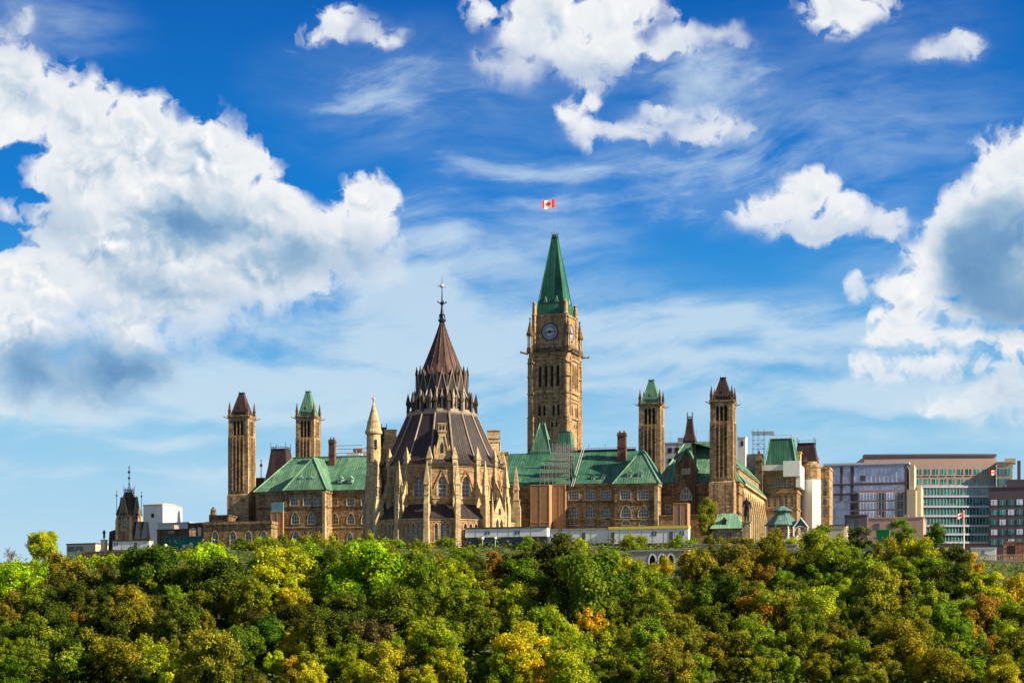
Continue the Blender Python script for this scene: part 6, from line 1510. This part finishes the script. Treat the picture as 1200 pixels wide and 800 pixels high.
def crown_mesh(kind, seed):
    """unit crown of radius about 1 whose centre is at the origin, built from uneven leafy clumps"""
    g = np.random.default_rng(seed)
    a, c, nl, rl0, rl1, total = {'round': (1, 1.0, 40, .13, .37, 8000), 'rough': (1, 1.1, 34, .11, .36, 7000), 'oval': (.8, 1.4, 40, .12, .32, 7500), 'broad': (1.12, .85, 36, .13, .35, 7000),
        'pointed': (.75, 1.35, 32, .17, .3, 5200), 'column': (.5, 1.0, 26, .16, .26, 4200), 'willow': (.95, .9, 42, .14, .26, 5200), 'shrub': (1, .7, 16, .24, .42, 2600)}[kind]
    C = []; 
    for i in range(nl):
        d = g.normal(size=3); d /= np.linalg.norm(d); d[2] = d[2] * .95 + .12
        rad = g.uniform(.2, 1.0) ** .55; p = d * rad * np.array([a, a, c]) * .86
        if kind == 'pointed': p[:2] *= 1.15 - .75 * (p[2] / c * .5 + .5)
        C.append(p)
    C = np.array(C); rl = rl0 + (rl1 - rl0) * g.uniform(0, 1, nl) ** 1.4
    C[:, 2] += np.where(C[:, 2] > .2, g.uniform(-.12, .28, nl), 0)
    P_, N_ = [], []
    per = (rl ** 2 / (rl ** 2).sum() * total * 2.1).astype(int)
    for i in range(nl):
        d = g.normal(size=(per[i], 3)); d /= np.linalg.norm(d, axis=1, keepdims=True)
        d = d[d[:, 2] > -.75]
        r = rl[i] * (g.uniform(.15, 1.2, len(d)) ** .5); r *= 1 + .25 * np.sin(d[:, 0] * 7 + i) * np.sin(d[:, 1] * 6 + 2 * i) * np.cos(d[:, 2] * 5)
        p = C[i] + d * r[:, None] * np.array([1, 1, .85])
        keep = np.ones(len(p), bool)
        for j in range(nl):
            if j != i: keep &= np.linalg.norm((p - C[j]) / np.array([1, 1, .85]), axis=1) > rl[j] * .45
        P_.append(p[keep]); N_.append((d + g.normal(size=d.shape) * .6 + np.array([0, 0, .25]))[keep])
    # stray sprigs so that the outline stays open
    m = total // 4; d = g.normal(size=(m, 3)); d /= np.linalg.norm(d, axis=1, keepdims=True)
    q = g.integers(0, nl, m); P_.append(C[q] + d * (rl[q] * g.uniform(.95, 1.42, m))[:, None]); N_.append(d + g.normal(size=d.shape) * .8)
    P_, N_ = np.concatenate(P_), np.concatenate(N_)
    size = g.uniform(.022, .052, len(P_)) * (1.35 if kind == 'shrub' else 1)
    return leaf_mesh('crown_' + kind, P_, N_, size, seed + 1), C

def trunk_mesh(C, seed, drop, bare=False):
    g = random.Random(seed); b = MB(); z0 = -drop
    b.bar((0, 0, z0), (.03, .02, -.35), .085, 8, 0, .06)
    b.bar((.03, .02, -.35), (.0, .05, .35), .06, 6, 0, .025)
    idx = list(range(len(C))); g.shuffle(idx)
    for i in idx[:12]:
        p = Vector(C[i]) * .9; t = g.uniform(.1, .8); q0 = Vector((.03 - .03 * t, .02 + .03 * t, -.35 + .7 * t * .7)); mid = q0.lerp(p, .5) + Vector((0, 0, -.06))
        b.bar(q0, mid, .03, 5, 0, .022); b.bar(mid, p, .022, 5, 0, .01)
    me = bpy.data.meshes.new('trunk'); me.from_pydata(b.v, [], b.f); me.materials.append(M_BARK); me.update(); return me

PROTO = {}
for k, cnt in (('round', 4), ('rough', 5), ('oval', 4), ('broad', 2), ('pointed', 2), ('column', 1), ('willow', 2), ('shrub', 3)):
    PROTO[k] = []
    for i in range(cnt):
        cm, C = crown_mesh(k, 100 + 17 * i + 5 * len(k) + ord(k[0])); PROTO[k].append((cm, trunk_mesh(C, i, 1.9 if k not in ('shrub', 'column') else 1.0)))

COLR = {  # leaf colours and the words for them
    'dark': ((0.045, 0.068, 0.009), 'dark green'), 'deep': ((0.085, 0.135, 0.010), 'deep green'), 'green': ((0.165, 0.25, 0.012), 'fresh green'), 'bright': ((0.27, 0.37, 0.012), 'bright green'),
    'lime': ((0.43, 0.48, 0.014), 'yellow green'), 'olive': ((0.225, 0.268, 0.016), 'olive green'), 'brown': ((0.19, 0.165, 0.022), 'brownish olive'), 'rust': ((0.25, 0.17, 0.024), 'rust coloured'),
    'orange': ((0.38, 0.24, 0.02), 'orange'), 'gold': ((0.53, 0.49, 0.02), 'golden yellow'), 'sage': ((0.13, 0.15, 0.062), 'grey green'), 'red': ((0.17, 0.03, 0.018), 'dark red')}
TREES = []
trng = random.Random(11)
def plant(px, py, wpx, col, kind, Y=None, name=None, squash=1.0):
    """a tree whose crown is about wpx wide around the line of sight px, py; it stands on the slope where that height belongs"""
    best = None
    for yy in ([Y] if Y else [430 + 1.5 * i for i in range(86)]):
        x = (px - 600) / F * yy; r = wpx / 2 * yy / F * 1.2; zc = CAMZ + (HZ - py) * yy / F
        hc = r * (.9 if kind not in ('shrub', 'column') else .8)
        d = abs(ground_z(x, yy) + hc - zc)
        if best is None or d < best[0]: best = (d, x, yy, r, zc)
    d, x, yy, r, zc = best
    gz = ground_z(x, yy)
    if kind == 'shrub': zc = max(gz + .25 * r, min(zc, gz + .9 * r))
    else: zc = max(gz + .62 * r, zc)
    TREES.append(dict(px=px, py=py, w=wpx, col=col, kind=kind, x=x, y=yy, r=r, z=zc, name=name, gz=gz, sq=squash))
    return TREES[-1]
HERO = [
 # left quarter
 (246, 668, 60, 'lime', 'round'), (180, 674, 58, 'dark', 'round'), (72, 681, 54, 'brown', 'rough'), (113, 692, 38, 'brown', 'rough'), (22, 690, 60, 'lime', 'broad'), (60, 700, 44, 'dark', 'rough'), (8, 728, 46, 'brown', 'oval'),
 (78, 722, 56, 'dark', 'round'), (92, 745, 34, 'rust', 'oval'), (46, 755, 46, 'olive', 'rough'), (116, 776, 48, 'olive', 'oval'), (150, 728, 56, 'olive', 'rough'), (146, 712, 18, 'lime', 'pointed'), (193, 750, 26, 'bright', 'pointed'),
 (165, 778, 66, 'lime', 'broad'), (247, 782, 66, 'olive', 'round'), (240, 745, 34, 'green', 'oval'), (206, 714, 46, 'green', 'rough'), (272, 712, 38, 'green', 'oval'), (286, 762, 48, 'deep', 'round'), (276, 735, 18, 'bright', 'oval'), (70, 797, 18, 'gold', 'rough'),
 (150, 688, 40, 'deep', 'rough'), (216, 696, 48, 'dark', 'rough'), (298, 692, 44, 'green', 'rough'), (35, 790, 44, 'deep', 'round'), (12, 772, 34, 'green', 'rough'), (205, 795, 40, 'lime', 'rough'), (110, 735, 40, 'dark', 'rough'), (120, 715, 36, 'dark', 'oval'), (20, 706, 40, 'dark', 'rough'), (185, 725, 40, 'dark', 'round'), (235, 720, 44, 'deep', 'round'),
 # library quarter
 (328, 678, 64, 'lime', 'round'), (318, 716, 36, 'bright', 'oval'), (425, 688, 80, 'bright', 'round'), (398, 705, 46, 'green', 'rough'), (395, 668, 40, 'green', 'rough'), (414, 745, 50, 'deep', 'rough'), (455, 662, 40, 'olive', 'rough'), (488, 676, 38, 'olive', 'oval'),
 (530, 684, 48, 'lime', 'willow'), (580, 664, 36, 'rust', 'rough'), (563, 711, 18, 'orange', 'rough'), (350, 655, 46, 'green', 'broad'), (372, 652, 40, 'bright', 'shrub'), (433, 762, 54, 'sage', 'willow'), (372, 772, 46, 'bright', 'rough'), (322, 779, 27, 'lime', 'round'), (345, 790, 30, 'gold', 'rough'),
 (486, 756, 32, 'gold', 'rough'), (532, 763, 46, 'bright', 'pointed'), (522, 788, 50, 'lime', 'rough'), (578, 777, 11, 'gold', 'column'), (606, 742, 24, 'gold', 'oval'), (606, 690, 44, 'green', 'oval'), (560, 742, 50, 'deep', 'round'), (492, 722, 46, 'dark', 'round'), (460, 705, 40, 'deep', 'rough'),
 (415, 790, 40, 'lime', 'rough'), (470, 785, 46, 'olive', 'rough'), (350, 735, 44, 'dark', 'round'), (360, 705, 40, 'green', 'rough'), (300, 740, 40, 'dark', 'rough'), (520, 720, 40, 'green', 'rough'), (585, 720, 40, 'olive', 'oval'), (538, 660, 34, 'green', 'rough'), (515, 665, 26, 'olive', 'pointed'), (558, 676, 34, 'dark', 'oval'), (590, 790, 40, 'bright', 'rough'), (450, 735, 34, 'green', 'rough'), (560, 790, 30, 'deep', 'rough'),
 # middle right
 (648, 661, 64, 'dark', 'round'), (676, 668, 44, 'olive', 'broad'), (628, 676, 40, 'deep', 'rough'), (692, 702, 78, 'deep', 'round'), (648, 708, 54, 'dark', 'round'), (727, 688, 40, 'lime', 'oval'), (712, 662, 36, 'green', 'rough'), (772, 692, 36, 'olive', 'rough'), (817, 682, 46, 'olive', 'oval'), (840, 655, 30, 'deep', 'rough'),
 (831, 658, 22, 'red', 'oval'), (872, 655, 46, 'rust', 'broad'), (855, 707, 48, 'deep', 'oval'), (895, 684, 34, 'rust', 'rough'), (910, 668, 40, 'green', 'rough'), (694, 742, 46, 'gold', 'rough'), (640, 752, 50, 'green', 'oval'), (607, 790, 34, 'lime', 'rough'), (720, 758, 44, 'olive', 'rough'), (785, 748, 56, 'green', 'broad'),
 (781, 784, 26, 'rust', 'oval'), (882, 727, 42, 'orange', 'rough'), (670, 788, 54, 'bright', 'rough'), (800, 712, 36, 'olive', 'rough'), (765, 720, 44, 'green', 'rough'), (735, 720, 40, 'deep', 'rough'), (830, 735, 40, 'deep', 'rough'), (725, 790, 44, 'deep', 'rough'), (745, 785, 40, 'green', 'rough'), (793, 694, 26, 'dark', 'round'), (778, 668, 24, 'gold', 'shrub'), (800, 700, 20, 'orange', 'rough'), (925, 728, 44, 'rust', 'rough'), (668, 730, 36, 'dark', 'round'),
 # olive grove bottom
 (805, 772, 42, 'olive', 'willow'), (836, 766, 44, 'olive', 'willow'), (868, 764, 42, 'olive', 'willow'), (900, 766, 46, 'green', 'willow'), (934, 764, 44, 'olive', 'willow'), (966, 768, 42, 'olive', 'willow'), (998, 772, 44, 'olive', 'willow'), (1030, 780, 40, 'olive', 'willow'),
 (820, 792, 36, 'olive', 'willow'), (855, 790, 36, 'deep', 'willow'), (890, 792, 38, 'olive', 'willow'), (925, 790, 36, 'olive', 'willow'), (960, 792, 38, 'green', 'willow'), (995, 795, 36, 'olive', 'willow'),
 # right quarter
 (905, 644, 44, 'green', 'rough'), (967, 646, 46, 'bright', 'rough'), (940, 662, 44, 'deep', 'round'), (985, 668, 44, 'green', 'rough'), (1006, 630, 30, 'sage', 'willow'), (1060, 632, 38, 'green', 'oval'), (1078, 652, 48, 'lime', 'round'), (1096, 642, 40, 'deep', 'pointed'), (1114, 660, 44, 'dark', 'round'), (1042, 655, 40, 'olive', 'rough'),
 (1141, 670, 26, 'gold', 'oval'), (1150, 700, 48, 'lime', 'rough'), (1186, 706, 46, 'gold', 'round'), (1110, 694, 44, 'dark', 'round'), (1046, 722, 28, 'orange', 'rough'), (1012, 732, 42, 'dark', 'oval'), (955, 716, 52, 'lime', 'round'), (988, 702, 30, 'lime', 'pointed'), (1018, 682, 44, 'olive', 'rough'), (1085, 712, 40, 'olive', 'rough'), (1162, 756, 22, 'orange', 'rough'),
 (1150, 724, 46, 'rust', 'rough'), (1135, 764, 44, 'green', 'oval'), (1192, 728, 44, 'olive', 'rough'), (1186, 772, 44, 'olive', 'rough'), (1062, 762, 50, 'olive', 'round'), (1085, 788, 40, 'lime', 'rough'), (1045, 694, 40, 'rust', 'rough'), (1110, 735, 44, 'olive', 'round'), (1000, 760, 30, 'brown', 'rough'), (1060, 728, 34, 'olive', 'rough'), (1168, 716, 34, 'gold', 'rough'), (970, 740, 36, 'brown', 'rough'), (1130, 792, 40, 'olive', 'rough'), (1172, 795, 40, 'lime', 'rough'), (1050, 795, 34, 'brown', 'rough'), (1085, 675, 34, 'green', 'rough'), (1062, 680, 34, 'olive', 'oval'),
]
for h_ in HERO: plant(h_[0], h_[1] + (4 if h_[1] < 666 else 0) + (4 if h_[0] < 420 and h_[1] < 680 else 0), *h_[2:])
# fill the gaps on the slope
for tries in range(9000):
    if len(TREES) >= 280: break
    yy = trng.uniform(436, 540); x = trng.uniform(-.262, .262) * yy; r = trng.choice((3.2, 4.0, 4.8, 5.6, 6.6)) * trng.uniform(.9, 1.1)
    gz = ground_z(x, yy); z = gz + r * .85; px = 600 + F * x / yy; py = HZ - (z - CAMZ) * F / yy
    if py - r * F / yy < (660 if px < 200 else 648) or py > 815: continue
    if px > 1112 and py - r * F / yy < 668: continue
    if any(math.hypot(px - t['px'], (py - t['py']) * 1.1) < 20 and abs(yy - t['y']) < 15 for t in TREES): continue
    if 735 < px < 812 and py < 690: continue
    near = sorted(TREES[:len(HERO)], key=lambda t: math.hypot(px - t['px'], py - t['py']))[:5]
    col = trng.choice([t['col'] if t['col'] not in ('rust', 'orange', 'red', 'brown') else 'olive' for t in near] + (['dark', 'dark', 'deep', 'deep', 'green'] if px < 330 else ['deep', 'green', 'dark', 'bright'] if px < 760 else ['olive', 'deep', 'green', 'olive']))
    TREES.append(dict(px=px, py=py, w=2 * r * F / yy, col=col, kind=trng.choice(['round', 'rough', 'rough', 'oval', 'broad']), x=x, y=yy, r=r, z=z, name=None, gz=gz, sq=1))
# shrubs along the crest
for i in range(46):
    px = 244 + i * 17.2 + trng.uniform(-5, 5); w = trng.uniform(16, 30)
    if 755 < px < 795 or px > 1030 or 570 < px < 612 or 690 < px < 735: continue
    yy = trng.uniform(536, 549); x = (px - 600) / F * yy; gz = ground_z(x, yy); top = CAMZ + (HZ - trng.uniform(640, 646)) * yy / F; r = w / 2 * yy / F
    TREES.append(dict(px=px, py=645, w=w, col=trng.choice(['green', 'bright', 'deep', 'olive', 'green', 'rust', 'lime']), kind='shrub', x=x, y=yy, r=r, z=max(gz + .2, top - .75 * r), name='shrub', gz=gz, sq=1))
# standing alone
lone = [plant(828.5, 610, 27, 'olive', 'oval', 556, 'columnar_tree'), plant(52, 645, 33, 'lime', 'round', 572, 'small_tree')]
lone[0]['label'] = 'narrow upright tree turning orange on the lawn before the tallest brown capped tower'
lone[1]['label'] = 'rounded yellow green tree on the skyline at the far left'

LAND = [(45, 'the far left skyline'), (118, 'the bronze statue'), (175, 'the gothic pavilion'), (232, 'the teal hoarding'), (285, 'the left tower'), (335, 'the blue hoarding'), (378, 'the left green roof'), (440, 'the round stair turret'), (500, 'the library front'), (545, 'the library right side'),
        (600, 'the blue skirted trailer'), (645, 'the clock tower'), (700, 'the dark green roof'), (745, 'the brick chimney'), (800, 'the arched wall'), (850, 'the cottage'), (890, 'the bronze figure'), (930, 'the gazebo'), (975, 'the white sheeting'), (1025, 'the glass office'), (1075, 'the salmon block'), (1125, 'the teal glass office'), (1165, 'the flagpole'), (1999, 'the mauve office')]
def describe(t):
    lm = next(nm for lim, nm in LAND if t['px'] < lim)
    row = 'on the crest' if t['py'] < 662 else 'on the upper slope' if t['py'] < 695 else 'mid slope' if t['py'] < 730 else 'low slope' if t['py'] < 768 else 'at the slope foot'
    sz = 'small ' if t['w'] < 30 else 'large ' if t['w'] > 52 else ''
    sh = {'round': 'round', 'rough': 'ragged', 'oval': 'oval', 'broad': 'spreading', 'pointed': 'pointed', 'willow': 'feathery', 'shrub': 'low', 'column': 'narrow'}[t['kind']]
    return '%s%s %s %s %s below %s' % (sz, sh, COLR[t['col']][1], 'shrub' if t['kind'] == 'shrub' else 'tree', row, lm)
by = {}
for t in TREES:
    if 'label' not in t: t['label'] = describe(t); by.setdefault(t['label'], []).append(t)
for lab, ts in by.items():
    if len(ts) > 1:
        ts.sort(key=lambda t: t['px'])
        for i, t in enumerate(ts): t['label'] = (('left ', 'right ')[i] if len(ts) == 2 else ('leftmost ', 'second ', 'third ', 'fourth ', 'fifth ', 'sixth ', 'seventh ')[i]) + lab
for i, t in enumerate(TREES):
    e = bpy.data.objects.new(t['name'] or ('shrub' if t['kind'] == 'shrub' else {'willow': 'willow_tree', 'column': 'columnar_tree'}.get(t['kind'], 'leafy_tree')), None); COL.objects.link(e)
    e.location = (t['x'], t['y'], t['gz']); tag(e, t['label'], 'shrub' if t['kind'] == 'shrub' else 'tree', None if 'narrow upright' in t['label'] or 'skyline at' in t['label'] else ('shrubs along the crest' if t['kind'] == 'shrub' else 'trees on the slope'))
    cm, tm = PROTO[t['kind']][i % len(PROTO[t['kind']])]
    r = t['r']; rz = trng.uniform(0, 6.28); c3 = [(c * .8 + d * .2) * trng.uniform(.85, 1.28) for c, d in zip(COLR[t['col']][0], (.23, .27, .014))]
    o = bpy.data.objects.new('crown', cm); COL.objects.link(o); o.parent = e; o.location = (0, 0, t['z'] - t['gz']); o.rotation_euler = (trng.uniform(-.1, .1), trng.uniform(-.1, .1), rz)
    sxy = r * trng.uniform(.95, 1.08); o.scale = (sxy * trng.uniform(.92, 1.08), sxy * trng.uniform(.92, 1.08), r * trng.uniform(.92, 1.12) * (1.25 if t['name'] == 'columnar_tree' else 1.95 if t['kind'] == 'column' else 1)); o.color = (*c3, 1)
    k = bpy.data.objects.new('trunk', tm); COL.objects.link(k); k.parent = e; k.rotation_euler = (0, 0, rz); k.location = (0, 0, t['z'] - t['gz'])
    drop = (t['z'] - t['gz'] + .5) / (1.9 if t['kind'] not in ('shrub', 'column') else 1.0); k.scale = (r, r, max(.05, drop))

# bare trees behind the yellow one
def bare_tree(px, pyt, pyb, Y, label, seed):
    g = random.Random(seed); x = (px - 600) / F * Y; z0 = CAMZ + (HZ - pyb) * Y / F - 2; H = (pyb - pyt) * Y / F + 2
    e = bpy.data.objects.new('bare_tree', None); COL.objects.link(e); e.location = (x, Y, z0); tag(e, label, 'tree')
    b = MB(); b.bar((0, 0, 0), (0, 0, H * .4), .3, 6, 0, .2); b.build('trunk', M_BARK, e); q = MB()
    def grow(p, d, L, r_, lev):
        e_ = p + d * L; q.bar(p, e_, r_, 4, 0, r_ * .6)
        if lev == 0: return
        for _ in range(3): grow(p.lerp(e_, g.uniform(.5, 1)), (d + Vector((g.uniform(-.8, .8), g.uniform(-.8, .8), g.uniform(-.1, .6)))).normalized(), L * g.uniform(.55, .8), r_ * .6, lev - 1)
    for _ in range(5): grow(Vector((0, 0, H * g.uniform(.2, .42))), Vector((g.uniform(-.7, .7), g.uniform(-.7, .7), 1)).normalized(), H * .27, .14, 4)
    q.build('crown', M_TWIG, e)
bare_tree(40, 624, 650, 640, 'bare grey twiggy tree behind the rounded yellow green tree', 3)
bare_tree(10, 640, 662, 630, 'bare grey twiggy tree at the left edge of the skyline', 5)

# clipped hedge along the left crest
g = np.random.default_rng(5); N = 26000
pxs = g.uniform(-12, 246, N); yy = g.uniform(534, 541, N)
topz = CAMZ + (HZ - np.interp(pxs, [-12, 60, 150, 246], [664, 656, 650, 645])) * yy / F + g.normal(size=N) * .22
hz_ = g.uniform(0, 1, N) ** .6; zz_ = topz - (1 - hz_) * 5.5 + .5 * np.sin(pxs * .35) * hz_
m = leaf_mesh('hedge', np.stack([(pxs - 600) / F * yy, yy, zz_], 1), np.stack([g.normal(size=N) * .5, -1 + g.normal(size=N) * .5, .5 + g.normal(size=N) * .5], 1), g.uniform(.15, .34, N), 6)
o = bpy.data.objects.new('hedge', m); COL.objects.link(o); o.color = (*COLR['bright'][0], 1)
tag(o, 'long level leafy hedge along the left crest below the gothic pavilion', 'hedge')
# undergrowth over the whole slope
N = 70000; yy = g.uniform(426, 543, N); xx = g.uniform(-.275, .275, N) * yy
gz = np.array([ground_z(float(a), float(b)) for a, b in zip(xx, yy)]); hh = g.uniform(0, 1, N) ** 2 * 4.6 * (.5 + .5 * np.sin(xx * .4) * np.sin(yy * .37 + 1)) + .1
m = leaf_mesh('undergrowth', np.stack([xx, yy, gz + hh], 1), np.stack([g.normal(size=N) * .7, -.4 + g.normal(size=N) * .6, 1 + 0 * xx], 1), g.uniform(.2, .5, N), 8)
o = bpy.data.objects.new('undergrowth', m); COL.objects.link(o); o.color = (0.13, 0.18, 0.014, 1); tag(o, 'dark leafy undergrowth between the trees on the slope', 'undergrowth', kind='stuff')
